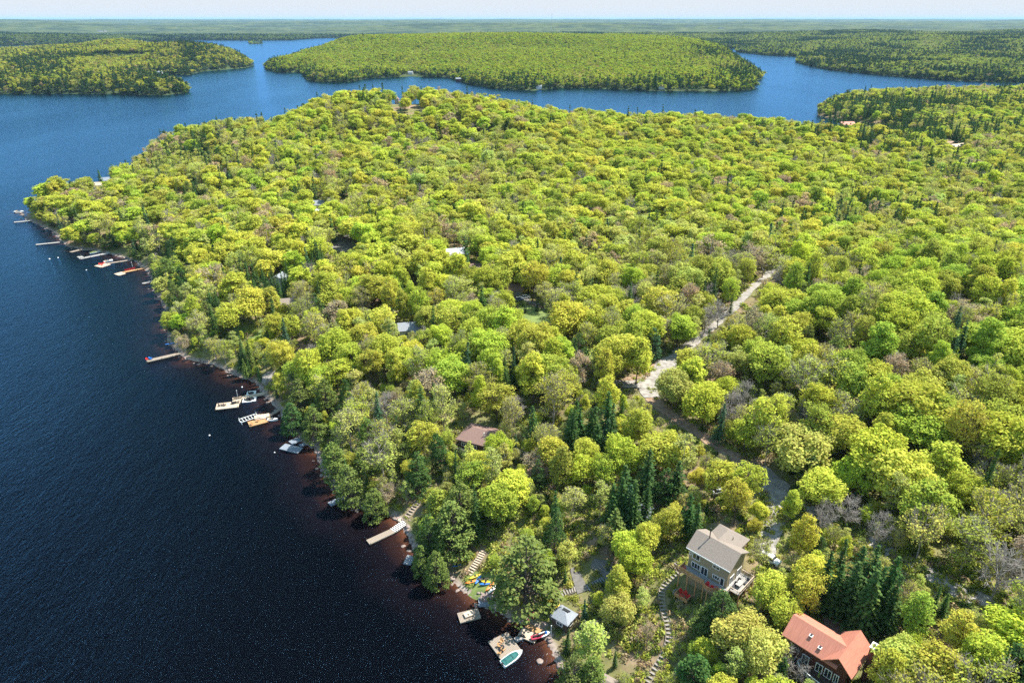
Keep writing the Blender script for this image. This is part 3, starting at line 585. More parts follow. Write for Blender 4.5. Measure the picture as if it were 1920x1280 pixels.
# ------------------------------------------------------------------ small builders
def wall_block(mb, x0, x1, y0, y1, z0, z1, mi=0): mb.box(((x0 + x1) / 2, (y0 + y1) / 2, (z0 + z1) / 2), (x1 - x0, y1 - y0, z1 - z0), 0, mi)
def gable_roof(x0, x1, y0, y1, ze, zr, yr=None, th=.22, mb=None):
    """pitched roof, ridge along x"""
    mb = mb or MB(); yr = (y0 + y1) / 2 if yr is None else yr
    for ya in (y0, y1):
        vs = [(x0, ya, ze), (x1, ya, ze), (x1, yr, zr), (x0, yr, zr)]; mb.add(vs + [(a, b, c + th) for a, b, c in vs], [(0, 1, 2, 3), (7, 6, 5, 4), (0, 4, 5, 1), (1, 5, 6, 2), (2, 6, 7, 3), (3, 7, 4, 0)] if ya == y0 else [(3, 2, 1, 0), (4, 5, 6, 7), (1, 5, 4, 0), (2, 6, 5, 1), (3, 7, 6, 2), (0, 4, 7, 3)])
    return mb
def hip_roof(x0, x1, y0, y1, ze, zr, inset, th=.2, mb=None):
    mb = mb or MB(); ym = (y0 + y1) / 2; b = [(x0, y0), (x1, y0), (x1, y1), (x0, y1)]
    mb.add([(x, y, ze) for x, y in b] + [(x, y, ze + th) for x, y in b] + [(x0 + inset, ym, zr), (x1 - inset, ym, zr)],
           [(3, 2, 1, 0), (0, 1, 5, 4), (1, 2, 6, 5), (2, 3, 7, 6), (3, 0, 4, 7), (4, 5, 9, 8), (6, 7, 8, 9), (5, 6, 9), (7, 4, 8)])
    return mb
def gable_fill(mb, x, y0, y1, ze, zr, th=.18, mi=0):
    ym = (y0 + y1) / 2; vs = [(x - th / 2, y0, ze), (x - th / 2, y1, ze), (x - th / 2, ym, zr), (x + th / 2, y0, ze), (x + th / 2, y1, ze), (x + th / 2, ym, zr)]
    mb.add(vs, [(0, 2, 1), (3, 4, 5), (0, 1, 4, 3), (1, 2, 5, 4), (2, 0, 3, 5)], mi)
def window(root, x, y, z, w_, h_, axis='x', n=2, sgn=-1):
    """window on a wall facing -y (axis x) or +-x (axis y): frame, pane"""
    f = MB(); p = MB(); d = .08
    def bx(mb, u, z_, su, sz, dep, off):
        if axis == 'x': mb.box((x + u, y + sgn * (off + dep / 2), z_), (su, dep, sz))
        else: mb.box((x + sgn * (off + dep / 2), y + u, z_), (dep, su, sz))
    bx(p, 0, z, w_ - .1, h_ - .1, .05, 0.003)
    for s in (-1, 1): bx(f, s * (w_ / 2 - .06), z, .12, h_, d, .006); bx(f, 0, z + s * (h_ / 2 - .06), w_ - .24, .12, d, .006)
    for k in range(1, n): bx(f, -w_ / 2 + w_ * k / n, z, .08, h_ - .24, d, .006)
    fo = f.build('window', M['trim'], root); p.build('pane', M['glass'], fo); return fo
def rail(root, pts, z, h_=1.0, m='cedar', name='railing', solid=False, r=.05):
    mb = MB()
    for a, b in zip(pts[:-1], pts[1:]):
        L = math.hypot(b[0] - a[0], b[1] - a[1]); ang = math.atan2(b[1] - a[1], b[0] - a[0]); c = ((a[0] + b[0]) / 2, (a[1] + b[1]) / 2)
        mb.box((*c, z + h_), (L + .1, .14, .07), ang); mb.box((*c, z + .15), (L, .06, .06), ang)
        n = max(1, int(L / (.22 if not solid else .16)))
        for i in range(n + 1):
            t = i / n; big = i % 7 == 0; mb.box((a[0] + (b[0] - a[0]) * t, a[1] + (b[1] - a[1]) * t, z + h_ / 2), (.1 if big else .04 if not solid else .13, .1 if big else .04, h_), ang)
    return mb.build(name, M[m], root)
def boards(mb, x0, x1, y0, y1, z, th=.05, w_=.28, along='y'):
    """deck surface of separate boards"""
    L = (x1 - x0) if along == 'y' else (y1 - y0); n = max(1, int(L / w_)); s = L / n
    for i in range(n):
        c = -L / 2 + s * (i + .5)
        if along == 'y': mb.box(((x0 + x1) / 2 + c, (y0 + y1) / 2, z), (s - .035, y1 - y0, th))
        else: mb.box(((x0 + x1) / 2, (y0 + y1) / 2 + c, z), (x1 - x0, s - .035, th))
    return mb
CH = {}
def chair(x, y, z, rz, color, lab, group):
    if color not in CH:
        e = thing('garden_chair', (x, y, z), lab, 'chair', rz, group); m = M[color]
        mb = MB(); [mb.box((0, -.24 + .12 * i, .36 - .012 * i), (.52, .1, .03)) for i in range(5)]; mb.build('seat', m, e)
        mb = MB()
        for i in range(5):
            u = -.22 + .11 * i; mb.add([(u - .05, .24, .33), (u + .05, .24, .33), (u + .05, .50, .98 - abs(i - 2) * .05), (u - .05, .50, .98 - abs(i - 2) * .05), (u - .05, .27, .33), (u + .05, .27, .33), (u + .05, .53, .98 - abs(i - 2) * .05), (u - .05, .53, .98 - abs(i - 2) * .05)], [(0, 1, 2, 3), (7, 6, 5, 4), (0, 4, 5, 1), (1, 5, 6, 2), (2, 6, 7, 3), (3, 7, 4, 0)])
        mb.build('backrest', m, e)
        for s in (-1, 1):
            MB().box((s * .34, .0, .60), (.14, .74, .035)).build('armrest', m, e)
            MB().box((s * .32, -.30, .29), (.05, .09, .58)).build('leg', m, e); MB().box((s * .30, .28, .22), (.05, .09, .44)).build('leg', m, e)
        CH[color] = e; return e
    e = copy_tree(CH[color]); e.location = (x, y, z); e.rotation_euler.z = rz; e['label'] = lab; e['group'] = group; return e
def hull(L, B, H, bow=.55, m='white', name='hull', root=None, deck=True, n=12):
    mb = MB(); st = []
    for i in range(n + 1):
        t = i / n; x = -L / 2 + L * t; k = 1 if t < bow else max(0.02, (1 - ((t - bow) / (1 - bow)) ** 2.1)); hb = B / 2 * k * (.9 + .1 * min(1, t * 4)); rise = .18 * H * max(0, t - .4)
        st.append([(x, -hb, H + rise), (x, -hb * .82, .3 * H), (x, 0, -.12 + .35 * max(0, t - .75)), (x, hb * .82, .3 * H), (x, hb, H + rise)])
    for s in st: mb.v += s
    for i in range(n):
        for j in range(4): mb.f.append((i * 5 + j, (i + 1) * 5 + j, (i + 1) * 5 + j + 1, i * 5 + j + 1)); mb.m.append(0)
    mb.f.append((0, 1, 2, 3, 4)); mb.m.append(0)
    if deck:
        for i in range(n): mb.f.append((i * 5, i * 5 + 4, (i + 1) * 5 + 4, (i + 1) * 5)); mb.m.append(0)
    return mb.build(name, M[m], root), st
# ------------------------------------------------------------------ tan house
def tan_house():
    x, y = at(1289.7, 1026, 20); G = 13.4
    r = thing('lake_house', (x, y, G), 'two-storey tan sided house with grey gable roof and decks, on the lake slope', 'house', -math.pi / 4)
    E = 20 - G; mb = MB(); wall_block(mb, .35, 9.35, .35, 7.0, -3, E + .05); gable_fill(mb, .44, .35, 7.0, E + .05, E + 2.15); gable_fill(mb, 9.26, .35, 7.0, E + .05, E + 2.15); wall_block(mb, 1.6, 7.4, 7.0, 11.2, -2, E - .3)
    w = mb.build('wall', M['tanwall'], r)
    g = gable_roof(-.25, 9.95, -.25, 7.6, E, E + 2.35, 3.45); rf = g.build('roof', M['shingle'], r)
    # rear wing: ridge runs back from the main ridge, hipped end
    mb = MB(); x0, x1, y1, zr, ze, th = .9, 8.0, 11.6, E + 1.95, E - .25, .2; xm = 4.3
    A = [(xm, 3.6, zr), (xm, 8.6, zr), (x1, 3.6, ze), (x1, y1, ze), (x0, y1, ze), (x0, 3.6, ze)]
    top = [(a, b, c + th) for a, b, c in A]; mb.add(A + top, [(6, 8, 9, 7), (6, 7, 10, 11), (7, 9, 10), (0, 1, 3, 2), (0, 5, 4, 1), (1, 4, 3), (2, 3, 9, 8), (3, 4, 10, 9), (4, 5, 11, 10)])
    mb.build('wing_roof', M['shingle'], r)
    mb = MB(); mb.tube([(2.9, 3.2, E + 1.5), (2.9, 3.2, E + 4.7)], .11, 8); mb.tube([(2.9, 3.2, E + 4.7), (2.9, 3.2, E + 4.95)], .17, 8); mb.build('stovepipe', M['metal'], r)
    MB().tube([(6.0, 7.6, E + .6), (6.0, 7.6, E + 1.75)], .07, 6).build('vent_pipe', M['black'], r)
    MB().box((-.27, 3.45, E), (.05, .5, .05)).build('fascia_cap', M['metal'], r)
    mb = MB(); mb.box((4.85, -.30, E + .06), (10.1, .1, .2)); mb.build('gutter', M['trim'], r)
    D = 15.0 - G     # main deck level
    window(r, 2.2, .35, D + 1.25, 2.1, 1.5, n=3); window(r, 4.2, .35, D + 1.1, 1.6, 2.1, n=2); window(r, 6.9, .35, D + 1.3, 1.6, 1.1, n=3); window(r, 8.3, .35, D + 1.05, .9, 2.0, n=1)
    window(r, 2.0, .35, D + 3.6, 1.8, 1.5, n=2); window(r, 6.6, .35, D + 3.8, 1.6, .9, n=2); window(r, .6, .35, D + 3.7, .45, .8, n=1)
    window(r, 9.35, 2.2, D + 1.1, 1.8, 2.1, 'y', 2, 1); window(r, 9.35, 5.2, D + 1.1, 1.8, 2.1, 'y', 2, 1); window(r, 7.4, 9.2, E - 1.6, 1.2, 1.0, 'y', 2, 1)
    # walk-round deck: straight part, rounded bulge, right-hand terrace
    mb = MB(); boards(mb, -.3, 5.6, -1.9, .34, D); 
    for i in range(9):
        a0 = math.pi * (1 + i / 9); a1 = math.pi * (1 + (i + 1) / 9); mb.prism([(6.9, -1.6), (6.9 + 1.55 * math.cos(a0), -1.6 + 1.35 * math.sin(a0)), (6.9 + 1.55 * math.cos(a1), -1.6 + 1.35 * math.sin(a1))], D - .03, D + .03)
    boards(mb, 5.63, 10.2, -1.6, .34, D); dk = mb.build('deck', M['greydeck'], r)
    mb = MB(); boards(mb, 9.38, 12.2, .37, 6.6, D + .02, along='x'); mb.build('terrace', M['greydeck'], r)
    mb = MB()
    for px_, py_ in [(-.2, -1.8), (1.8, -1.8), (3.8, -1.8), (5.5, -1.8), (6.9, -2.8), (8.5, -1.5), (10.1, -1.5), (12.1, .5), (12.1, 3.4), (12.1, 6.4)]:
        MB().box((px_, py_, D / 2 - 1.6), (.18, .18, D + 3.1)).build('post', M['cedar'], r)
    for a in ((2.65, -1.85, 5.9, .2), (7.9, -1.5, 4.4, .2)): MB().box((a[0], a[1], D - .16), (a[2], a[3] * .6, .2)).build('beam', M['cedar'], r)
    arc = [(6.9 + 1.5 * math.cos(math.pi * (1 + i / 8)), -1.6 + 1.3 * math.sin(math.pi * (1 + i / 8))) for i in range(9)]
    rail(r, [(-.25, .3), (-.25, -1.85), (5.4, -1.85)] + arc + [(10.15, -1.55)], D, .95, 'cedar', solid=True)
    rail(r, [(10.15, -1.5), (10.15, .4), (12.15, .42), (12.15, 6.55), (9.5, 6.55)], D, .95, 'lightwood')
    # furniture on the deck
    def W_(u, v): return (x + (u * .7071 + v * .7071), y + (-u * .7071 + v * .7071))
    for i, (u, v, a) in enumerate([(.35, -1.1, 2.4), (6.3, -1.9, .1), (7.2, -2.2, -.3), (7.9, -1.6, -1.1)]):
        chair(*W_(u, v), 15.03, a - .8, 'red', ['red chair at the left corner of the tan house deck', 'red chair left in the rounded bay of the tan house deck', 'middle red chair in the rounded bay of the tan house deck', 'red chair right in the rounded bay of the tan house deck'][i], 'red chairs on the tan house deck')
    tx, ty = W_(10.9, 2.9); t = thing('patio_table', (tx, ty, 15.05), 'grey glass-topped table on the right-hand terrace of the tan house', 'table', -.78); MB().box((0, 0, .72), (1.0, 1.8, .05)).build('table_top', M['greydeck'], t)
    for a, b in ((-.4, -.8), (.4, -.8), (.4, .8), (-.4, .8)): MB().box((a, b, .35), (.05, .05, .7)).build('leg', M['metal'], t)
    for i, (u, v) in enumerate([(10.3, 1.9), (10.3, 3.4), (11.6, 4.6)]):
        cx, cy = W_(u, v); c = thing('deck_lounger', (cx, cy, 15.05), ['dark lounge chair nearest the rail on the tan house terrace', 'dark lounge chair midway along the tan house terrace', 'dark lounge chair at the back of the tan house terrace'][i], 'lounge chair', -.78, 'dark lounge chairs on the terrace')
        MB().box((0, -.2, .3), (.6, 1.1, .06)).build('seat', M['metal'], c); MB().add([(-.3, .3, .3), (.3, .3, .3), (.3, .75, .85), (-.3, .75, .85), (-.3, .36, .28), (.3, .36, .28), (.3, .8, .82), (-.3, .8, .82)], [(0, 1, 2, 3), (7, 6, 5, 4), (0, 4, 5, 1), (1, 5, 6, 2), (2, 6, 7, 3), (3, 7, 4, 0)]).build('backrest', M['metal'], c)
        for a, b in ((-.25, -.7), (.25, -.7), (.25, .25), (-.25, .25)): MB().box((a, b, .14), (.05, .05, .28)).build('leg', M['metal'], c)
    # fire platform with red chairs
    px_, py_ = W_(2.1, -3.2); gz = hgt(px_, py_); pz = gz + .6
    t = thing('fire_platform', (px_, py_, pz), 'small orange cedar platform with low rails in front of the tan house', 'platform', -math.pi / 4)
    mb = MB(); boards(mb, -1.5, 1.5, -1.1, 1.1, 0); mb.build('deck', M['cedar'], t); rail(t, [(-1.45, 1.0), (-1.45, -1.05), (1.45, -1.05), (1.45, 1.0)], 0, .75, 'cedar', solid=True)
    for a, b in ((-1.4, -1), (1.4, -1), (1.4, 1), (-1.4, 1)): MB().box((a, b, -1.1), (.15, .15, 2.1)).build('post', M['cedar'], t)
    for i, (u, v, a) in enumerate([(1.3, -2.8, .9), (2.2, -2.7, .2), (3.0, -3.1, -.6), (2.0, -3.8, 3.0)]):
        chair(*W_(u, v), pz + .03, a - .8, 'red', ['red chair at the left of the small cedar platform', 'red chair at the back of the small cedar platform', 'red chair at the right of the small cedar platform', 'red chair facing back on the small cedar platform'][i], 'red chairs on the cedar platform')
    fx, fy, fz = ground_at(1274, 1112); t = thing('fire_pit', (fx, fy, fz), 'ring of pale stones left of and below the cedar platform', 'fire pit')
    for i in range(12):
        a = 6.283 * i / 12; mb = MB(); mb.box((1.3 * math.cos(a), .95 * math.sin(a), .16), (.5, .35, .36), a + 1.57, taper=.8); mb.build('stone', M['stone'], t)
tan_house()
def red_house():
    ox, oy = at(1498.3, 1161.7, 21); ang = math.radians(-47.17); G = 14.0; E = 18.5 - G; Zr = 21 - G
    r = thing('red_roofed_house', (ox, oy, G), 'dark log house under a salmon-red metal roof with two skylights', 'house', ang)
    mb = MB(); wall_block(mb, -.9, 10.4, -2.6, 4.0, -3, E); gable_fill(mb, -.8, -2.6, 4.0, E, Zr - .15)
    wall_block(mb, 6.9, 10.4, 4.0, 5.2, -2.5, E - .02); mb.build('wall', M['redwall'], r)
    g = gable_roof(-1.3, 8.7, -3.1, 4.55, E, Zr, 0.35, .16); g.build('roof', M['redroof'], r)
    # cross wing, ridge along y
    mb = MB(); xm, x0, x1, y0, y1, th = 8.65, 6.0, 11.35, -3.25, 5.7, .19
    for xa, s in ((x0, 1), (x1, -1)):
        vs = [(xa, y0, E - .02), (xa, y1, E - .02), (xm, y1, Zr + .05), (xm, y0, Zr + .05)]; q = vs + [(a, b, c + th) for a, b, c in vs]
        mb.add(q, [(3, 2, 1, 0), (4, 5, 6, 7), (1, 5, 4, 0), (2, 6, 5, 1), (3, 7, 6, 2), (0, 4, 7, 3)] if s < 0 else [(0, 1, 2, 3), (7, 6, 5, 4), (0, 4, 5, 1), (1, 5, 6, 2), (2, 6, 7, 3), (3, 7, 4, 0)])
    mb.build('wing_roof', M['redroof'], r)
    for yb in (-2.62, 5.0):
        vs = [(6.5, yb, E), (10.9, yb, E), (8.65, yb, Zr)]; MB().add(vs + [(a, b + .18, c) for a, b, c in vs], [(0, 1, 2), (5, 4, 3), (0, 3, 4, 1), (1, 4, 5, 2), (2, 5, 3, 0)]).build('gable_wall', M['redwall'], r)
    for u, v in ((2.9, -.9), (5.0, -1.7)):
        zc = Zr + .2 - (0.35 - v) * (Zr - E) / 3.45; f = MB().box((u, v, zc), (.6, .95, .16)).build('skylight', M['trim'], r); MB().box((u, v, zc + .1), (.42, .75, .05)).build('pane', M['glass'], f)
    mb = MB(); mb.box((11.75, 3.6, 2.6), (.8, 1.5, 9.6)); c = mb.build('chimney', M['brick'], r); MB().box((11.75, 3.6, 7.5), (1.0, 1.7, .22)).build('cap', M['trim'], c); MB().tube([(11.75, 3.6, 7.6), (11.75, 3.6, 8.0)], .22, 8).build('flue', M['black'], c)
    for u, w_ in ((3.4, 1.3), (5.9, 1.3), (7.5, 1.3), (8.9, .9)): window(r, u, -2.6, 2.0, w_, 2.0, n=2)
    window(r, 10.4, 1.0, 2.2, 1.2, 1.2, 'y', 2, 1)
    D = .75; mb = MB(); boards(mb, 2.6, 10.6, -5.6, -2.63, D); mb.build('deck', M['darkwood'], r)
    rail(r, [(2.7, -2.7), (2.5, -3.6), (3.4, -4.6), (6.0, -5.1), (8.5, -5.4), (10.5, -5.5)], D, .95, 'trim')
    for a, b in ((2.7, -4.0), (5.0, -5.4), (7.6, -5.5), (10.4, -5.5)): MB().box((a, b, D / 2 - 1.5), (.18, .18, D + 3)).build('post', M['darkwood'], r)
    ca, sa = math.cos(ang), math.sin(ang)
    def W_(u, v): return (ox + u * ca - v * sa, oy + u * sa + v * ca)
    t = thing('closed_parasol', (*W_(6.6, -4.2), G + D), 'folded green parasol on the deck of the red-roofed house', 'parasol'); MB().tube([(0, 0, 0), (0, 0, 2.6)], .03, 6).build('pole', M['metal'], t); MB().tube([(0, 0, 1.0), (0, 0, 1.5), (0, 0, 2.6)], [.22, .17, .04], 7).build('canopy', M['lawn'], t)
    mb = MB(); x2, y2 = W_(5.0, -7.2); tag(boards(mb, -3.4, 3.4, -1.2, 1.2, 0, .1, .45).build('stone_terrace', M['bluewood'], None, (x2, y2, hgt(x2, y2) + .35), ang), 'dark slatted terrace below the red-roofed house deck', 'terrace')
    x3, y3, z3 = ground_at(1552, 1128); t = thing('trash_bin', (x3, y3, z3), 'green domed bin behind the red-roofed house', 'bin'); MB().tube([(0, 0, 0), (0, 0, .9)], [.5, .6], 10).build('bin_body', M['teal'], t); MB().ball((0, 0, .93), .62, nu=10, nv=6, sz=.45).build('lid', M['teal'], t)
red_house()
def cottage(px, py, z, L, Wd, E, Zr, deg, roof, wall, name, label, hip=0, wins=2, vent=False, wing=None, deck=0):
    """generic cottage centred under the roof pixel at roof height z"""
    x, y, G = ground_at(px, py, z); G = max(G, .3); r = thing(name, (x, y, G), label, 'cottage', math.radians(deg))
    h_ = z; E = h_ - (Zr); mb = MB(); wall_block(mb, -L / 2, L / 2, -Wd / 2, Wd / 2, -2.5, E)
    if not hip: gable_fill(mb, -L / 2 + .09, -Wd / 2, Wd / 2, E, h_ - .1); gable_fill(mb, L / 2 - .09, -Wd / 2, Wd / 2, E, h_ - .1)
    mb.build('wall', M[wall], r)
    (hip_roof(-L / 2 - .6, L / 2 + .6, -Wd / 2 - .6, Wd / 2 + .6, E, h_, hip) if hip else gable_roof(-L / 2 - .5, L / 2 + .5, -Wd / 2 - .5, Wd / 2 + .5, E, h_)).build('roof', M[roof], r)
    if wing:
        mb = MB(); wall_block(mb, wing[0] - wing[2] / 2, wing[0] + wing[2] / 2, -Wd / 2 - wing[1], -Wd / 2 - .01, -2.5, E - .4); mb.build('porch', M[wall], r)
        mb = MB(); a = -Wd / 2 - wing[1] - .4; mb.add([(wing[0] - wing[2] / 2 - .3, a, E - .45), (wing[0] + wing[2] / 2 + .3, a, E - .45), (wing[0] + wing[2] / 2 + .3, -Wd / 2 - .3, E + .35), (wing[0] - wing[2] / 2 - .3, -Wd / 2 - .3, E + .35)] + [(wing[0] - wing[2] / 2 - .3, a, E - .3), (wing[0] + wing[2] / 2 + .3, a, E - .3), (wing[0] + wing[2] / 2 + .3, -Wd / 2 - .3, E + .5), (wing[0] - wing[2] / 2 - .3, -Wd / 2 - .3, E + .5)], [(3, 2, 1, 0), (4, 5, 6, 7), (0, 1, 5, 4), (1, 2, 6, 5), (2, 3, 7, 6), (3, 0, 4, 7)]); mb.build('porch_roof', M[roof], r)
    for k in range(wins):
        u = -L / 2 + L * (k + .5) / wins; window(r, u, -Wd / 2, E - 1.3, min(1.4, L / wins * .6), 1.2)
    window(r, L / 2, 0, E - 1.3, 1.2, 1.1, 'y', 2, 1); window(r, -L / 2, 0, E - 1.3, 1.2, 1.1, 'y', 2, -1)
    if vent: MB().tube([(L * .18, -Wd * .22, h_ - 1), (L * .18, -Wd * .22, h_ + .35)], .14, 7).build('vent_pipe', M['trim'], r)
    if deck:
        mb = MB(); boards(mb, -L / 2, L / 2, -Wd / 2 - deck, -Wd / 2 - .02, E - 2.6); mb.build('deck', M['wood'], r); rail(r, [(-L / 2, -Wd / 2 - .1), (-L / 2, -Wd / 2 - deck), (L / 2, -Wd / 2 - deck)], E - 2.6, 1, 'wood')
        for s in (-1, 0, 1): MB().box((s * (L / 2 - .1), -Wd / 2 - deck + .1, E / 2 - 2.6), (.18, .18, E)).build('post', M['wood'], r)
    return r
cottage(902, 804, 5.6, 10.5, 8.5, 0, 2.2, -24, 'brownroof', 'brownwall', 'brown_cottage', 'brown cottage with broad hipped brown roof among the trees by the lake', hip=3.2, wins=3, vent=True, deck=2.2)
cottage(772, 604, 5.2, 10, 7, 0, 1.9, 12, 'bluegreyroof', 'whitewall', 'gabled_cottage', 'grey gabled cottage with a white gable wall, in the middle of the woods', wing=(2.4, 2.2, 4))
cottage(850, 466, 6, 11, 8, 0, 2.2, 18, 'whitewall', 'whitewall', 'white_cottage', 'white-framed cottage with pale roof and tall windows under trees', wins=4)
cottage(886, 495, 4.6, 9.5, 7, 0, 1.8, 12, 'brownroof', 'brownwall', 'low_cottage', 'low cottage with pinkish-grey roof right of the white-framed cottage', wins=2)
cottage(523, 514, 7.5, 5.5, 7.5, 0, 2.6, 82, 'bluegreyroof', 'whitewall', 'white_gabled_cottage', 'tall white gabled cottage between dark spruces', wins=2)
cottage(545, 559, 4.5, 8, 6, 0, 1.6, 15, 'shingle', 'brownwall', 'small_cottage', 'small cottage with dull grey roof below the white gabled cottage', wins=2)
cottage(598, 376, 5.5, 10, 8, 0, 2, 8, 'bluegreyroof', 'whitewall', 'blue_roofed_cottage', 'cottage with pale blue-grey roof high in the left woods', wins=3)
cottage(595, 392, 4, 6, 5, 0, 1.5, 5, 'whitewall', 'whitewall', 'white_shed', 'small white-roofed shed just below the pale blue-roofed cottage', wins=1)
cottage(744, 183, 8, 7, 6, 0, 3.0, 88, 'brownroof', 'cedar', 'hilltop_house', 'tall wooden house with orange-brown front on top of the hill', wins=2, deck=2.5)
cottage(1206, 948, 3.4, 3.8, 3.4, 0, 1.4, -30, 'bluegreyroof', 'tanwall', 'garage', 'small shed with pale blue-grey roof left of the tan house', wins=1)
cottage(1138, 1276, 3.0, 3.8, 3.0, 0, 1.1, -35, 'shingle', 'tanwall', 'garden_hut', 'small hut with grey roof cut off by the bottom edge', wins=1)
cottage(958, 533, 5, 9, 7, 0, 1.8, 10, 'brownroof', 'tanwall', 'hidden_cottage', 'brown-roofed cottage half hidden above the small green lawn', wins=2)
cottage(200, 331, 6, 9, 7, 0, 2, 20, 'bluewood', 'brownwall', 'shore_cottage', 'cottage with dark blue-grey roof on the far left shore', wins=2)
cottage(180, 342, 5.5, 8, 6, 0, 1.8, 10, 'lightwood', 'whitewall', 'pale_roofed_cottage', 'pale-roofed cottage just left of the dark blue-grey roof', wins=2)
cottage(1588, 229, 13, 16, 10, 0, 3, 3, 'redroof', 'whitewall', 'red_roofed_lodge', 'bright red roof peeping over the ridge at right', wins=3)
cottage(1686, 262, 6, 9, 7, 0, 2.2, 10, 'white', 'whitewall', 'waterside_cottage', 'little white cottage low in the valley at right', wins=2)
cottage(1795, 270, 4.5, 18, 7, 0, 1.6, 30, 'lightwood', 'brownwall', 'valley_house', 'long house with pale roof in the valley clearing', wins=4)
cottage(1818, 262, 4.5, 10, 7, 0, 1.6, 20, 'shingle', 'brownwall', 'dark_valley_house', 'dark grey-roofed house right of the long pale roof in the valley', wins=2)
cottage(1875, 236, 6, 10, 7, 0, 1.8, 10, 'bluegreyroof', 'whitewall', 'bank_cottage', 'blue-grey roofed cottage among trees at the right edge', wins=2)
# hot tub shelter with pyramid roof
def pavilion():
    x, y, G = ground_at(1058, 1146, 3.5); r = thing('boathouse', (x, y, G), 'small shore building with grey pyramid roof and dark skylight', 'boathouse', math.radians(-38)); h_ = 3.5
    mb = MB(); wall_block(mb, -1.9, 1.9, -1.7, 1.7, -2, h_ - 1.1); mb.build('wall', M['darkwood'], r); mb = MB(); hip_roof(-2.3, 2.3, -2.1, 2.1, h_ - 1.15, h_, 2.0, mb=mb); mb.build('roof', M['bluegreyroof'], r)
    f = MB().add([(-.7, .3, h_ - .02), (.7, .3, h_ - .02), (.9, 1.2, h_ - .42), (-.9, 1.2, h_ - .42), (-.7, .3, h_ + .1), (.7, .3, h_ + .1), (.9, 1.2, h_ - .3), (-.9, 1.2, h_ - .3)], [(0, 1, 2, 3), (7, 6, 5, 4), (0, 4, 5, 1), (1, 5, 6, 2), (2, 6, 7, 3), (3, 7, 4, 0)]).build('skylight', M['glass'], r)
    window(r, 0, -1.7, h_ - 2.1, 1.6, 1.0); window(r, 1.9, 0, h_ - 2.1, 1.4, 1.0, 'y', 2, 1)
    x, y, z = ground_at(1038, 1132); tag(boards(MB(), -1.6, 1.6, -.6, .6, 0, .12).build('landing_deck', M['yellow'], None, (x, y, z + .35), math.radians(-42)), 'yellowish wooden landing beside the grey pyramid roof', 'landing')
pavilion()
# ------------------------------------------------------------------ stairs
def stairs(label, pts, w_, m, step=.55, th=.2, name='stone_stairs', dz=.12, gap=.62, group=None):
    """steps following pixel points up the slope; one thing, its treads one part"""
    P_ = [Vector(ground_at(a, b)) for a, b in pts]; c = []
    for i in range(len(P_) - 1):
        n = max(1, int((P_[i + 1] - P_[i]).length / step))
        for j in range(n): c.append(P_[i].lerp(P_[i + 1], j / n))
    for _ in range(4): c = [c[0]] + [(c[i - 1] + c[i] * 2 + c[i + 1]) / 4 for i in range(1, len(c) - 1)] + [c[-1]]
    r = thing(name, c[0], label, 'stairs', 0, group); mb = MB(); sb = MB(); o = c[0]
    for i, p in enumerate(c):
        d = c[min(i + 1, len(c) - 1)] - c[max(i - 1, 0)]; a = math.atan2(d.y, d.x); z = max(p.z, hgt(p.x, p.y)) + dz - o.z
        mb.box((p.x - o.x, p.y - o.y, z), (step * gap, w_, th), a)
    mb.build('treads', M[m], r)
    for s in (-1, 1):
        L = []
        for i, p in enumerate(c):
            d = (c[min(i + 1, len(c) - 1)] - c[max(i - 1, 0)]); n = Vector((-d.y, d.x, 0)).normalized(); q = p + n * s * (w_ / 2 + .08); L.append((q.x - o.x, q.y - o.y, max(p.z, hgt(q.x, q.y)) - o.z + dz - .05))
        sb.tube(L, .09, 4)
    sb.build('edging', M['wood'], r)
stairs('long curving path of pale stone steps from the tan house down to the lake', [(1287, 1062), (1265, 1078), (1248, 1092), (1239, 1110), (1240, 1130), (1246, 1150), (1253, 1172), (1256, 1195), (1250, 1218), (1238, 1240), (1222, 1262), (1210, 1285)], 1.15, 'stone', .75, gap=.5)
stairs('short pale stone steps rising left of the tan house deck', [(1283, 1052), (1268, 1060), (1258, 1066)], 1.4, 'stone', .6)
stairs('grey-white steps curving up from the pyramid roof to the paved path', [(1036, 1126), (1048, 1116), (1064, 1108), (1082, 1104)], 1.5, 'stone', .55)
stairs('dark shaded steps climbing right from the paved path', [(1103, 1102), (1118, 1094), (1134, 1084)], 1.5, 'bluewood', .55)
stairs('pale wooden steps beside the bright kayaks', [(879, 1076), (886, 1066), (892, 1058), (899, 1046), (908, 1030)], 1.5, 'lightwood', .6, name='wooden_stairs')
stairs('narrow path of wooden steps climbing above the striped dock ramp', [(764, 968), (772, 958), (786, 940), (797, 922), (808, 905)], 1.5, 'wood', .7, name='wooden_stairs')
stairs('pale rocky steps in the shade beyond the curving stairs', [(1178, 1008), (1173, 995), (1166, 975)], 1.5, 'stone', .9)
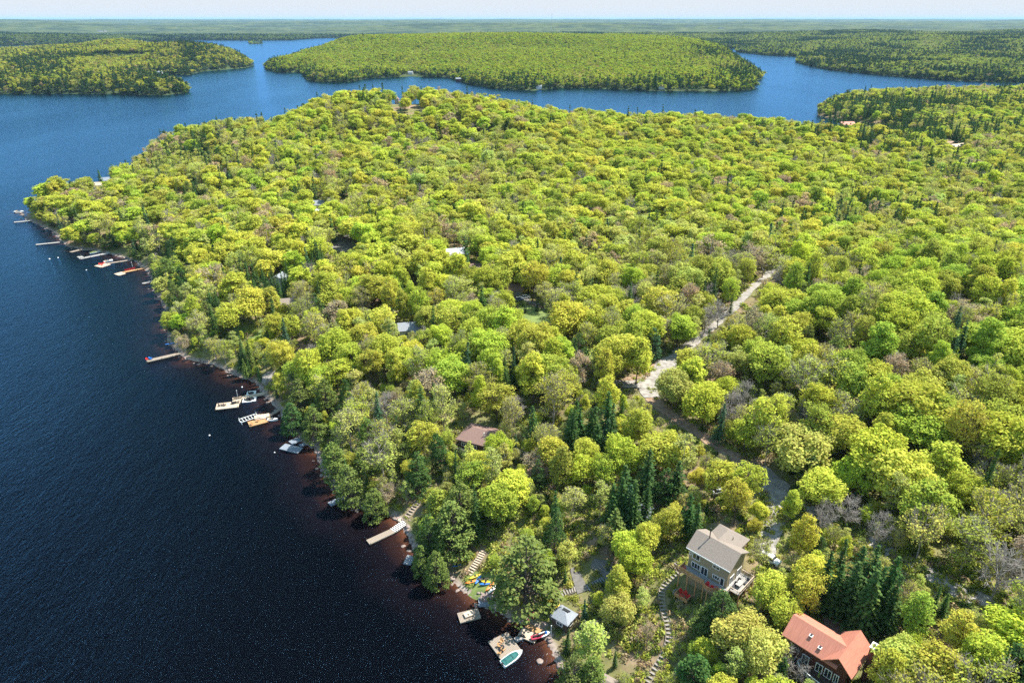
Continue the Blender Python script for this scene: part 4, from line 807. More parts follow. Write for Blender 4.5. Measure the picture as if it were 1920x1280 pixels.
# ------------------------------------------------------------------ docks
def dock(label, segs, m='wood', z=.5, name='dock', posts=True, rails=None, group=None, board='y'):
    """segs: x0, y0, x1, y1 (pixels of the centre line on the deck), width in metres"""
    x0, y0 = at(segs[0][0], segs[0][1], z); r = thing(name, (x0, y0, 0), label, 'dock', 0, group)
    for s in segs:
        a = Vector(at(s[0], s[1], z)); b = Vector(at(s[2], s[3], z)); d = b - a; L = d.length; ang = math.atan2(d.y, d.x); c = (a + b) / 2 - Vector((x0, y0)); w_ = s[4]; mm = s[5] if len(s) > 5 else m
        mb = MB(); boards(mb, -L / 2, L / 2, -w_ / 2, w_ / 2, 0, .06, .3); mb.build('deck', M[mm], r, (c.x, c.y, z), ang)
        mb = MB()
        for q in (-1, 1): mb.box((0, q * (w_ / 2 - .06), -.15), (L, .1, .22))
        mb.box((-L / 2 + .05, 0, -.15), (.1, w_ - .25, .22)); mb.box((L / 2 - .05, 0, -.15), (.1, w_ - .25, .22)); mb.build('frame', M[mm], r, (c.x, c.y, z), ang)
        if posts:
            n = max(1, int(L / 5))
            for i in range(n + 1):
                for q in (-1, 1):
                    u = -L / 2 + .2 + (L - .4) * i / n; ca, sa = math.cos(ang), math.sin(ang); v = q * (w_ / 2 + .06); MB().tube([(0, 0, -2.2), (0, 0, .9)], .075, 6).build('post', M['steel' if m in ('white', 'steel') else 'darkwood'], r, (c.x + u * ca - v * sa, c.y + u * sa + v * ca, 0))
        else:
            mb = MB(); mb.box((0, 0, -.42), (L - .3, w_ - .3, .3)); mb.build('float', M['black'], r, (c.x, c.y, z), ang)
    return r
dock('farthest narrow pale pier at the left tip', [(26, 416.5, 66, 413, 2.0)], 'greydeck'); dock('narrow pale pier second from the left tip', [(67, 458.5, 112, 454, 1.9)], 'greydeck')
dock('slightly bent tan pier third from the left tip', [(132, 472.5, 150, 468, 2.2), (150, 468, 172, 467.5, 2.0)], 'wood')
dock('pale dock with dark furniture and a covered boat alongside', [(149, 485, 206, 473.5, 2.4), (147, 483, 156, 481, 5.0)], 'greydeck'); dock('dock ending in a square with red chairs at its tip', [(183, 500, 202, 494, 5.6, 'lightwood'), (200, 494, 246, 487, 1.9)], 'wood')
dock('tan dock lined with a row of red chairs', [(218, 515, 232, 511, 4.6, 'lightwood'), (230, 510.5, 284, 499.5, 2.0, 'cedar')], 'cedar'); dock('short pale pier under the dark shoreline cedar', [(267, 531.5, 292, 525.5, 1.7)], 'greydeck')
dock('long tan pier with a blue chair at its end', [(275, 676.5, 330, 664, 2.3), (330, 664, 358, 658, 1.8)], 'wood')
dock('weathered L-shaped dock with a wide square end', [(405, 762, 448, 757, 4.2, 'lightwood'), (442, 757, 446, 744, 2.8, 'lightwood'), (436, 748, 498, 736.5, 1.9, 'lightwood')], 'lightwood')
dock('wooden platform dock below the white rails', [(466, 795, 501, 786, 3.4, 'cedar')], 'cedar', posts=True); dock('small pale gangway rising to the rocks above the white-railed dock', [(500, 781, 518, 771, 1.4), (518, 771, 538, 757, 1.4)], 'wood', name='gangway', posts=False)
dock('blue-grey L-shaped raft in tree shade', [(529, 836, 563, 844, 3.0), (545, 830, 562, 822, 2.6)], 'bluewood', name='floating_raft', posts=False); dock('little grey gangway right of the L-shaped raft', [(562, 835, 577, 829, 1.6)], 'bluewood', name='gangway', posts=False)
dock('blue-grey dock jutting from under shore trees', [(618, 945, 645, 932, 2.0)], 'bluewood')
dock('long tan dock reached by a striped ramp', [(690, 1016, 740, 993, 2.0, 'wood')], 'wood')
r_ = dock('white slatted ramp between the shore and the long tan dock', [(738, 994, 758, 980, 2.2)], 'darkwood', name='gangway', posts=False); dock('pale landing stage at the head of the striped ramp', [(752, 978, 764, 966, 2.4)], 'lightwood', posts=True)
for ch in [c for c in r_.children if c.name.startswith('deck')]:
    mb = MB(); [mb.box((-1.9 + .55 * i, 0, .1), (.24, 2.15, .05)) for i in range(8)]; mb.build('slats', M['trim'], r_, tuple(ch.location), ch.rotation_euler.z)
dock('small pale swim raft under the overhanging cedars', [(763, 1057, 771, 1041, 2.0)], 'bluegreyroof', name='swim_raft', posts=False)
dock('small square grey raft close to the bright kayaks', [(897, 1128, 917, 1127, 2.6)], 'bluewood', name='swim_raft', posts=False); dock('large floating raft with a square bench, below the kayak lawn', [(860, 1158, 899, 1148, 2.9)], 'wood', name='swim_raft', posts=False)
x, y = at(879, 1151, .8); tag(MB().box((0, 0, 0), (2.0, 1.3, .4)).box((0, 0, .23), (2.1, 1.4, .06)).build('bench_box', M['lightwood'], None, (x, y, .75), .45), 'low wooden box bench in the middle of the large raft', 'bench')
dock('big square tan raft with chairs, moored boat alongside', [(927, 1219, 964, 1200, 5.4, 'wood')], 'wood', name='swim_raft', posts=False); dock('narrow plank bridge between the big raft and the shore deck', [(966, 1199, 983, 1191, 1.2)], 'greydeck', name='gangway', posts=False)
dock('square shore deck with an orange cedar frame', [(975, 1183, 1007, 1196, 2.6, 'lightwood'), (988, 1172, 1018, 1188, 1.7, 'cedar')], 'cedar')
# white-railed dock
def white_rail_dock():
    a = Vector(at(450, 789, .9)); b = Vector(at(483, 778, .9)); r = thing('boat_lift', (a.x, a.y, 0), 'long white railed boat lift beside the wooden platform dock', 'boat lift', math.atan2(b.y - a.y, b.x - a.x)); L = (b - a).length
    for s in (-1, 1): MB().box((L / 2, s * 1.2, .95), (L, .16, .16)).build('rail', M['white'], r)
    for i in range(7): MB().box((L * i / 6, 0, .8), (.14, 2.4, .14)).build('crossbar', M['white'], r)
    for s in (-1, 1):
        for u in (.1, L - .1): MB().tube([(u, s * 1.2, -2.4), (u, s * 1.2, 1.5)], .08, 6).build('post', M['white'], r)
    MB().box((L / 2, .2, .55), (L * .8, .3, .1)).box((L / 2, -.5, .55), (L * .8, .3, .1)).build('bunk', M['black'], r)
    x, y = at(491, 780, 1.0); r = thing('covered_boat', (x, y, .1), 'pale pinkish canvas-covered boat at the shore end of the white lift', 'boat', .35); hull(4.4, 2.6, .8, .7, 'white', root=r)
    mb = MB(); [mb.box((-1.9 + .95 * i, 0, .95 + .12 * math.sin(i * 1.5)), (.98, 2.3, .25), taper=.9) for i in range(5)]; mb.build('cover', M['lightwood'], r)
white_rail_dock()
def motorboat(px, py, dx, dy, L, B, cover, label, name='motorboat'):
    x, y = at(px, py, .5); x2, y2 = at(px + dx, py + dy, .5); r = thing(name, (x, y, -.12), label, 'boat', math.atan2(y2 - y, x2 - x)); hull(L, B, .85, .5, 'white', root=r)
    if cover:
        mb = MB(); n = 12; W2 = []
        for i in range(n + 1):
            t = i / n; xx = -L / 2 + .15 + (L - .75) * t; k = 1 if t < .5 else 1 - ((t - .5) / .5) ** 2.1 * .93; hb = (B / 2 - .2) * k; zz = .95 + .28 * math.sin(math.pi * min(1, t * 1.3 + .1)) ** .7 * (1 if t > .12 else .4) if 0 < t < .77 else 1.0
            W2 += [(xx, -hb, .93 + .1 * t), (xx, -hb * .55, zz), (xx, 0, zz + .1), (xx, hb * .55, zz), (xx, hb, .93 + .1 * t)]
        mb.v = W2
        for i in range(n):
            for j in range(4): mb.f.append((i * 5 + j, (i + 1) * 5 + j, (i + 1) * 5 + j + 1, i * 5 + j + 1)); mb.m.append(0)
        mb.f += [(0, 1, 2, 3, 4)]; mb.m += [0]; mb.build('cover', M[cover], r); MB().box((-.25 * L / 5, 0, 1.3), (.06, B * .6, .05)).build('cover_strut', M['metal'], r)
        MB().box((L / 2 - .9, 0, 1.03), (.8, B * .28, .04)).build('bow_deck', M['white'], r)
    else:
        MB().box((-L * .1, 0, .9), (L * .45, B * .62, .06)).build('cockpit', M['black'], r); MB().box((-L * .28, 0, 1.0), (.5, B * .6, .35)).build('seat', M['cushion'], r); MB().add([(L * .1, -B * .33, .95), (L * .16, 0, .95), (L * .1, B * .33, .95), (L * .05, -B * .3, 1.4), (L * .11, 0, 1.4), (L * .05, B * .3, 1.4)], [(0, 1, 4, 3), (1, 2, 5, 4)]).build('windshield', M['glass'], r)
    MB().box((-L / 2 - .15, 0, .75), (.4, .35, .6)).build('outboard', M['black'], r)
    return r
motorboat(961, 1232, 20, -14, 5.3, 2.1, 'canvas', 'white motorboat under a dark green canvas cover, moored to the big raft'); motorboat(178, 473, 10, -2, 5.5, 2.2, 'lawn', 'small boat under a pale green cover beside the dock with dark furniture')
motorboat(36, 396.5, 10, 0, 6.5, 2.6, None, 'white boat at the far left tip of the shore', 'open_boat'); motorboat(203, 489, 10, -2.5, 4.8, 2.0, None, 'little white boat behind the dock with red chairs at its tip', 'open_boat'); motorboat(511, 786, 10, -.5, 3.4, 1.4, None, 'small pale blue-white boat right of the wooden platform dock', 'open_boat')
def jetski(px, py, z, deg, label, col='white'):
    x, y = at(px, py, z); r = thing('jet_ski', (x, y, z - .2), label, 'jet ski', math.radians(deg)); hull(2.9, 1.15, .5, .45, col, root=r); MB().box((-.45, 0, .68), (1.3, .36, .3), taper=.8).build('seat', M['black'], r); MB().box((.35, 0, .78), (.7, .55, .3), taper=.6).build('cowl', M['blue' if col == 'white' else 'black'], r); MB().tube([(.2, -.4, 1.05), (.2, .4, 1.05)], .04, 5).build('handlebar', M['black'], r)
jetski(1021, 1189, .9, 25, 'white and blue jet ski beside the square shore deck'); jetski(1008, 1194, .9, 15, 'dark maroon jet ski just left of the white one', 'darkred')
def port(px, py, lab, n=1):
    x, y = at(px, py, .4); r = thing('jet_ski_float', (x, y, .1), lab, 'float', .2, 'white floats at the L-shaped dock')
    MB().box((0, 0, 0), (3.1, 3.1, .35)).build('platform', M['white'], r); MB().tube([(0, 0, .17), (0, 0, .24)], 1.0, 12).build('cradle', M['black'], r); MB().box((-.9, 0, .5), (.3, .5, .6)).build('bow_stop', M['metal'], r)
port(471, 736, 'single white float above the L-shaped dock'); port(463.5, 748.5, 'left of the two white floats below the L-shaped dock'); port(471.5, 747, 'right of the two white floats below the L-shaped dock')
def pole(px, py, z, h_, lab, name='mooring_pole', m='white'):
    x, y = at(px, py, z); r = thing(name, (x, y, z), lab, 'pole'); MB().tube([(0, 0, -2.5), (0, 0, h_)], .07, 6).build('shaft', M[m], r); MB().ball((0, 0, h_ + .08), .13, nu=8, nv=5).build('cap', M[m], r)
pole(445, 741, .4, 1.9, 'thin white pole standing at the corner of the L-shaped dock'); pole(1033, 1196, .8, 3.6, 'tall white flagless pole right of the white jet ski'); pole(248, 498, .5, 2.2, 'white post beside the row of red chairs')
def buoy(px, py, lab, r_=.42, m='white'):
    x, y = at(px, py, 0); r = thing('buoy', (x, y, .12), lab, 'buoy', 0, 'white mooring buoys on the open water'); MB().ball((0, 0, .1), r_, nu=10, nv=7).build('float', M[m], r); MB().tube([(0, 0, r_), (0, 0, r_ + .25)], .05, 5).build('eye', M['metal'], r)
buoy(93, 486.5, 'left of the two white buoys off the small piers', .42); buoy(109, 484, 'right of the two white buoys off the small piers', .38); buoy(162, 507.5, 'dull grey buoy off the dock with red chairs at its tip', .4, 'steel'); buoy(454, 726.5, 'small white buoy above the L-shaped dock', .3); buoy(393, 817, 'small white buoy alone below the L-shaped dock', .28); buoy(515, 849, 'tiny white buoy left of the L-shaped raft', .22)
def kayak(px, py, deg, col, lab, L=3.1, z=None):
    x, y, g_ = ground_at(px, py); g_ = g_ + .2 if z is None else z; r = thing('kayak', (x, y, g_), lab, 'kayak', math.radians(deg), 'kayaks and paddle boats on the shore'); mb = MB(); n = 10; V = []
    for i in range(n + 1):
        t = i / n; k = max(.03, math.sin(math.pi * (.03 + .94 * t)) ** .6); xx = -L / 2 + L * t; V += [(xx, -.36 * k, .22), (xx, 0, 0 + .12 * (1 - k)), (xx, .36 * k, .22), (xx, 0, .36)]
    mb.v = V
    for i in range(n):
        for j in range(4): mb.f.append((i * 4 + j, (i + 1) * 4 + j, (i + 1) * 4 + (j + 1) % 4, i * 4 + (j + 1) % 4)); mb.m.append(0)
    mb.f += [(0, 1, 2, 3), (4 * n + 3, 4 * n + 2, 4 * n + 1, 4 * n)]; mb.m += [0, 0]; mb.build('hull', M[col], r); mb = MB(); mb.tube([(0, 0, .34), (0, 0, .40)], .27, 10); mb.build('cockpit', M['black'], r)
kayak(891, 1082, 30, 'yellow', 'yellow kayak highest on the little shore lawn'); kayak(884, 1092, 20, 'orange', 'orange kayak at the left of the little shore lawn'); kayak(897, 1088, 65, 'blue', 'blue kayak upright among the yellow ones'); kayak(907, 1087, 10, 'cushion', 'pale tan kayak right of the blue kayak', 2.4)
kayak(911, 1092, -10, 'yellow', 'yellow kayak on the right of the little shore lawn', 2.4); kayak(909, 1096, 5, 'blue', 'dark blue kayak lying lowest on the shore lawn', 2.6); kayak(919, 1101, 55, 'orange', 'orange-red canoe leaning beside the big cedar', 3.4); kayak(924, 1106, 55, 'white', 'white canoe beside the orange-red one', 3.4); kayak(856, 1062, 20, 'blue', 'small blue boat in the shade above the kayak lawn', 2.0)
kayak(1003, 1150, 40, 'darkred', 'maroon kayak under the edge of the big cedar', 3.4); kayak(1000, 1158, 40, 'darkred', 'second maroon kayak, nearer the square shore deck', 3.4); kayak(320, 650, 25, 'blue', 'bright blue canopy-like hull near the long tan pier', 3.6, 1.2); kayak(342, 646, 15, 'blue', 'bright blue covered canoe on shore by the long tan pier', 4.5)
def chairs_px(lst, col, labs, grp, z=.55):
    for (px, py, a), lab in zip(lst, labs): x, y = at(px, py, z); chair(x, y, z, a, col, lab, grp)
chairs_px([(282, 673, 1.4), (284, 673.5, 1.9)], 'blue', ['left blue chair at the end of the long tan pier', 'right blue chair at the end of the long tan pier'], 'blue chairs on the pier')
chairs_px([(276, 675, 1.0)], 'red', ['reddish chair at the very end of the long tan pier'], 'chairs at the pier end')
O3 = ['first', 'second', 'third', 'fourth', 'fifth', 'sixth']
chairs_px([(236 + 3.4 * i, 507.5 - .75 * i, 2.9) for i in range(6)], 'red', [f'{q} red chair from the lake end of the row on the tan dock' for q in O3], 'row of red chairs on the tan dock')
chairs_px([(187, 496.5, 1), (190, 495.5, 2), (193, 495, 3), (195.5, 493.5, 2.5), (191, 498, 0)], 'red', [f'{q} red chair from the lake end, on the square-tipped dock' for q in O3[:5]], 'red chairs on the square-tipped dock')
chairs_px([(152, 480, 1), (157, 479, 2), (162, 478, 3)], 'black', [f'{q} dark chair from the lake end, beside the covered green boat' for q in O3[:3]], 'dark chairs on the pale dock')
chairs_px([(412, 761, 1.4), (417, 760, -1.4), (422, 760, 1.8), (437, 757, 1.2), (440, 756, -1.2)], 'black', [f'{q} dark chair from the left on the L-shaped dock' for q in O3[:5]], 'dark chairs on the L-shaped dock')
chairs_px([(941, 1204, 0.3), (937, 1212, 1.2), (943, 1219, 2.6), (936, 1226, 3.0)], 'cedar', [f'{q} brown chair from the top on the big square raft' for q in O3[:4]], 'brown chairs on the big raft')
x, y = at(941, 1213, .9); t = thing('fire_table', (x, y, .55), 'round dark table in the middle of the big square raft', 'table'); MB().tube([(0, 0, .45), (0, 0, .55)], .55, 12).build('table_top', M['black'], t); MB().tube([(0, 0, 0), (0, 0, .45)], .3, 8).build('base', M['metal'], t)
chairs_px([(472, 796, 1), (484, 790, 2)], 'cedar', ['brown chair at the left of the wooden platform dock', 'brown chair at the right of the wooden platform dock'], 'chairs on the platform dock')
# parked cars glimpsed between the trees
def car(px, py, deg, col, lab):
    x, y, z = ground_at(px, py); r = thing('parked_car', (x, y, z + .2), lab, 'car', math.radians(deg), 'cars parked by the cottages'); mb = MB(); mb.box((0, 0, .62), (4.5, 1.8, .62), taper=.96); mb.build('body', M[col], r); MB().box((-.2, 0, 1.2), (2.4, 1.6, .56), taper=.82).build('cabin', M['glass'], r); MB().box((-.2, 0, 1.5), (1.8, 1.25, .06)).build('roof_panel', M[col], r)
    for a in (-1.4, 1.4):
        for b in (-.85, .85): MB().tube([(a, b - .1, .33), (a, b + .1, .33)], .33, 10).build('wheel', M['black'], r)
car(972, 564, 10, 'bluegreyroof', 'blue-grey car parked above the small green lawn'); car(984, 560, 15, 'white', 'white car parked above the small green lawn'); car(1348, 925, 20, 'steel', 'silver car half hidden under the golden trees'); car(1443, 1052, -50, 'white', 'white car on the drive right of the tan house')
# ------------------------------------------------------------------ far things
def tower(px, Yd, base, h_, lab):
    x = (px - 960) / 1280 * (Yd * cP + 100 * sP); r = thing('radio_mast', (x, Yd, base), lab, 'radio mast'); mb = MB()
    for k in range(3):
        a = 2.094 * k; mb.tube([(1.6 * math.cos(a), 1.6 * math.sin(a), 0), (1.1 * math.cos(a), 1.1 * math.sin(a), h_)], .35, 4)
    n = int(h_ / 6)
    for i in range(n):
        for k in range(3):
            a, b = 2.094 * k, 2.094 * (k + 1); mb.tube([(1.5 * math.cos(a), 1.5 * math.sin(a), 6 * i), (1.5 * math.cos(b), 1.5 * math.sin(b), 6 * i + 6)], .2, 3)
    mb.build('lattice', M['steel'], r); MB().tube([(0, 0, h_), (0, 0, h_ + 8)], .3, 4).build('antenna', M['steel'], r)
tower(1034, 6500, 15, 148, 'thin lattice radio mast rising above the horizon'); tower(174, 9000, 55, 95, 'tiny distant mast on the left horizon')
for i, (px, Yd, w_, h_, lab) in enumerate([(1195, 7600, 60, 9, 'white roofs of the distant town, first from the left'), (1206, 7750, 45, 10, 'white roofs of the distant town, second from the left'), (1222, 7700, 80, 9, 'long pale building of the distant town'), (1234, 7600, 40, 12, 'grey block of the distant town'),
                                      (1289, 7400, 40, 12, 'cream block of the distant town'), (1297, 7550, 70, 10, 'pale building right of the cream block'), (1351, 7000, 60, 9, 'white building farthest right in the distant town'), (188, 6500, 35, 9, 'white building on the far left shore hills'), (197, 6600, 20, 8, 'small white building on the far left shore hills')]):
    x = (px - 960) / 1280 * (Yd * cP + 100 * sP); g_ = hgt(x, Yd) + 14; r = thing('distant_building', (x, Yd, g_), lab, 'building', .1 * i, 'far buildings near the horizon'); mb = MB(); mb.box((0, 0, h_ / 2 - 6), (w_, 22, h_ + 12)); mb.build('wall', M['whitewall'], r); MB().box((0, 0, h_ + .6), (w_ + 2, 24, 1.0)).build('roof', M['bluegreyroof'], r)
for px, py, lab in [(770, 140, 'pale boathouse on the island shore clearing'), (1198, 166, 'cottage first along the island shore'), (1240, 167, 'cottage second along the island shore'), (860, 153, 'dark red dock house at the island point'), (1010, 167, 'white boathouse in the shade of the island shore'), (300, 137, 'white boathouse on the bay behind the dark point'), (252, 104, 'white house in the peninsula fields')]:
    x, y, g_ = ground_at(px, py); d_ = -1 if py > 130 else 0; r = thing('shore_house', (x, y, max(g_, .5)), lab, 'house', 0, 'small houses on the far shores'); MB().box((0, 0, 2), (11, 8, 5)).build('wall', M['redwall' if 'red' in lab else 'whitewall'], r); gable_roof(-6, 6, -4.6, 4.6, 4.5, 7).build('roof', M['brownroof' if 'cottage' in lab else 'bluegreyroof'], r)
# ------------------------------------------------------------------ where the trees stand
PAL = [('lime-green', (.36, .415, .055)), ('yellow-green', (.415, .43, .065)), ('fresh green', (.29, .365, .055)), ('olive-green', (.40, .41, .10)), ('golden-green', (.44, .425, .065)), ('pinkish-brown', (.38, .30, .17)),
       ('dark green', (.055, .10, .03)), ('mid-green', (.115, .155, .038)), ('grey', (.3, .25, .22)), ('pale green', (.34, .38, .10)), ('bluish-green', (.05, .10, .05)), ('moss-green', (.32, .345, .06))]
TONE = {n: i for i, (n, c) in enumerate(PAL)}
#            maple bud  birch spruce cedar bare
DEF = (.56, .26, .07, .04, .02, .05)
BLOBS = [  # px, py, rx, ry, species mix, tint shift
    (1500, 860, 170, 120, (.12, .42, .28, .02, .02, .14), 'olive'), (1400, 740, 120, 70, (.2, .42, .2, .03, 0, .15), 'olive'), (1290, 820, 70, 60, (.3, .5, .12, .02, 0, .06), 'gold'), (1350, 790, 90, 30, (.08, .42, .2, 0, 0, .3), 'olive'), (1330, 560, 60, 60, (.15, .45, .1, .02, 0, .28), 'olive'),
    (1750, 1080, 170, 90, (.2, .36, .1, .1, .02, .22), 'olive'), (1880, 1060, 60, 80, (.1, .3, .1, .02, 0, .48), 'olive'), (1700, 820, 240, 130, (.82, .12, .02, .0, .0, .04), ''),
    (1720, 580, 240, 140, (.88, .07, .01, .01, .0, .03), 'green'), (1250, 470, 200, 60, (.2, .45, .15, .05, 0, .15), 'olive'), (900, 330, 170, 90, (.25, .45, .16, .04, 0, .10), 'olive'),
    (1800, 380, 130, 40, (.15, .35, .2, .1, 0, .2), 'olive'), (1600, 405, 130, 26, (.15, .15, .05, .62, 0, .03), ''), (1420, 470, 60, 30, (.3, .4, .1, .1, 0, .1), 'olive'), (640, 345, 130, 12, (.4, .3, 0, .28, .02, 0), ''), (720, 395, 120, 14, (.4, .25, .05, .25, .05, 0), ''), (1580, 285, 190, 30, (.35, .4, .02, .1, .03, .1), 'gold'),
    (1850, 310, 90, 40, (.35, .25, .1, .2, .05, .05), ''), (500, 530, 110, 45, (.3, .2, .05, .45, 0, 0), ''), (600, 480, 50, 35, (.3, .2, .05, .45, 0, 0), ''), (330, 290, 150, 40, (.12, .28, .12, .32, .14, .02), 'olive'),
    (180, 330, 80, 30, (.2, .35, .2, .15, .1, 0), 'olive'), (200, 430, 150, 60, (.42, .30, .12, .08, .05, .03), 'gold'), (620, 830, 90, 110, (.15, .15, .12, .08, .5, 0), ''), (760, 900, 110, 80, (.2, .3, .15, .1, .25, 0), 'olive'),
    (1770, 228, 225, 50, (.16, .14, 0, .42, .28, 0), ''), (1850, 215, 100, 14, (.9, .1, 0, 0, 0, 0), 'green'), (1640, 215, 30, 18, (.9, .1, 0, 0, 0, 0), 'gold'), (1780, 172, 160, 9, (.15, .8, 0, .05, 0, 0), 'gold'), (1700, 200, 150, 14, (.1, .1, 0, .6, .2, 0), ''), (420, 250, 60, 22, (.2, .3, .1, .3, .1, 0), 'olive'), (840, 180, 60, 25, (.4, .5, .05, 0, 0, .05), 'gold'), (1130, 770, 70, 60, (.35, .15, .05, .4, .05, 0), ''), (1200, 900, 60, 50, (.3, .15, .05, .4, .1, 0), ''),
    (1150, 1210, 90, 80, (.35, .35, .2, 0, .1, 0), ''), (700, 470, 300, 110, (.62, .22, .06, .04, 0, .06), 'gold'), (1250, 300, 250, 60, (.85, .1, 0, .02, 0, .03), ''),
    # beyond the water
    (90, 158, 260, 22, (.3, .2, 0, .25, .25, 0), 'far'), (180, 122, 120, 16, (.85, .15, 0, 0, 0, 0), 'far'), (70, 128, 60, 22, (.08, .05, 0, .5, .37, 0), 'far'), (300, 158, 75, 26, (.06, .04, 0, .4, .5, 0), 'far'), (235, 84, 95, 18, (.97, .03, 0, 0, 0, 0), 'far'), (345, 102, 62, 30, (.03, .05, 0, .6, .32, 0), 'far'), (150, 107, 90, 4, (0, 0, 0, .6, .4, 0), 'far'), (440, 120, 40, 12, (.2, .5, 0, .2, .1, 0), 'far'), (1395, 125, 45, 40, (.08, .05, 0, .6, .27, 0), 'far'), (1320, 102, 40, 14, (.1, .1, 0, .6, .2, 0), 'far'), (950, 157, 90, 13, (.1, .1, .1, .3, .4, 0), 'far'), (590, 147, 110, 10, (.12, .08, 0, .35, .45, 0), 'far'),
    (1230, 160, 150, 12, (.2, .1, .1, .3, .3, 0), 'far'), (1100, 148, 90, 10, (.1, .7, .1, 0, 0, .1), 'far'), (660, 120, 90, 10, (.3, .6, 0, 0, 0, .1), 'far'), (950, 95, 380, 36, (.95, .04, 0, .005, .005, 0), 'far'),
    (1650, 118, 280, 28, (.30, .18, 0, .30, .22, 0), 'far'), (1780, 118, 140, 10, (.9, .1, 0, 0, 0, 0), 'far'), (1700, 75, 300, 22, (.60, .15, 0, .12, .13, 0), 'far')]
FARDEF = (.42, .20, .02, .18, .18, 0)
KN = ['maple_tree', 'budding_tree', 'birch_tree', 'spruce_tree', 'cedar_tree', 'bare_tree']
# keep clear in the photograph: x, y, radius in its pixels
def seg(x0, y0, x1, y1, r):
    n = max(2, int(math.hypot(x1 - x0, y1 - y0) / (r * .9)) + 1); return [(x0 + (x1 - x0) * i / (n - 1), y0 + (y1 - y0) * i / (n - 1), r) for i in range(n)]
CLEAR = (seg(1315, 1025, 1400, 1080, 36) + seg(1340, 1000, 1385, 1010, 22) + seg(1270, 1095, 1330, 1100, 20) + [(1380, 1095, 22)] + seg(1500, 1185, 1600, 1235, 36) + seg(1480, 1200, 1560, 1268, 22) + [(1612, 1200, 24), (1625, 1230, 20)]
         + seg(1600, 1160, 1540, 1140, 12) + [(886, 812, 28), (912, 815, 26), (1057, 1148, 30), (1135, 1274, 20), (770, 608, 15), (852, 470, 12), (885, 497, 8), (523, 518, 13), (542, 560, 10), (597, 378, 10), (597, 391, 7),
            (744, 182, 10), (744, 198, 7), (778, 200, 12), (640, 456, 20), (1000, 585, 24), (978, 562, 12), (956, 535, 5), (1206, 952, 18), (200, 334, 9), (178, 343, 9), (512, 216, 5)]
         + seg(1470, 478, 1440, 515, 3) + seg(1230, 755, 1320, 805, 7) + seg(1345, 835, 1420, 882, 9) + seg(1370, 590, 1300, 640, 3) + seg(1700, 1052, 1880, 1145, 5) + seg(1510, 948, 1690, 1050, 4) + seg(1440, 515, 1405, 530, 10) + seg(1405, 560, 1378, 575, 13) + seg(1290, 640, 1262, 662, 5) + seg(1250, 675, 1195, 730, 18) + seg(1190, 735, 1215, 722, 14) + seg(1320, 805, 1345, 835, 10) + seg(1420, 880, 1460, 935, 17)
         + seg(1290, 1045, 1245, 1100, 14) + seg(1240, 1100, 1255, 1200, 15) + seg(1255, 1200, 1215, 1280, 12) + seg(1230, 1040, 1290, 1020, 8) + seg(1150, 1180, 1210, 1260, 22) + seg(1110, 1180, 1180, 1160, 12)
         + seg(1075, 1065, 1092, 1110, 15) + seg(1130, 1040, 1135, 1080, 12) + seg(1135, 1080, 1030, 1130, 12) + seg(905, 1035, 880, 1085, 14) + seg(865, 1095, 925, 1095, 18) + seg(925, 1150, 1020, 1180, 24) + seg(1000, 1150, 1020, 1200, 18)
         + seg(740, 985, 765, 965, 14) + seg(795, 915, 810, 900, 9) + [(1010, 890, 18), (960, 985, 26), (930, 1010, 22), (900, 1040, 14), (1100, 1000, 22), (1085, 960, 20), (1110, 1040, 16), (1030, 1180, 22), (1045, 1215, 14), (1075, 1125, 12)]
         + [(505, 705, 12), (500, 738, 12), (570, 650, 9), (575, 640, 7), (600, 822, 12), (730, 712, 9), (1100, 712, 7), (850, 660, 7), (1450, 1000, 20), (1440, 1040, 12), (1345, 925, 9)]
         + seg(1780, 262, 1800, 272, 8) + [(1590, 231, 5), (1010, 590, 20), (470, 620, 14), (490, 590, 10)] + seg(1590, 1140, 1640, 1170, 18) + seg(1860, 1140, 1900, 1165, 10) + [(640, 372, 6), (410, 625, 4)]
         + [(50, 400, 6), (270, 486, 6), (196, 470, 5)])
BARE = seg(1440, 515, 1378, 575, 7) + seg(1378, 575, 1195, 735, 9) + seg(1195, 735, 1320, 820, 8) + seg(1320, 820, 1440, 900, 9) + seg(1440, 895, 1462, 940, 18) + seg(1287, 1065, 1240, 1110, 8) + seg(1240, 1110, 1255, 1190, 8) + seg(1255, 1190, 1215, 1280, 8) + [(1340, 1055, 50), (1390, 1085, 30), (1550, 1215, 50), (1600, 1240, 40), (1500, 1190, 30), (1300, 1100, 28), (1057, 1148, 26), (1000, 590, 24), (900, 810, 35)] + seg(1072, 1065, 1095, 1120, 12) + seg(1135, 1080, 1030, 1125, 9) + [(905, 1095, 22)] + seg(905, 1035, 882, 1080, 9) + seg(1135, 1040, 1100, 1070, 14) + seg(985, 1170, 1030, 1190, 14)
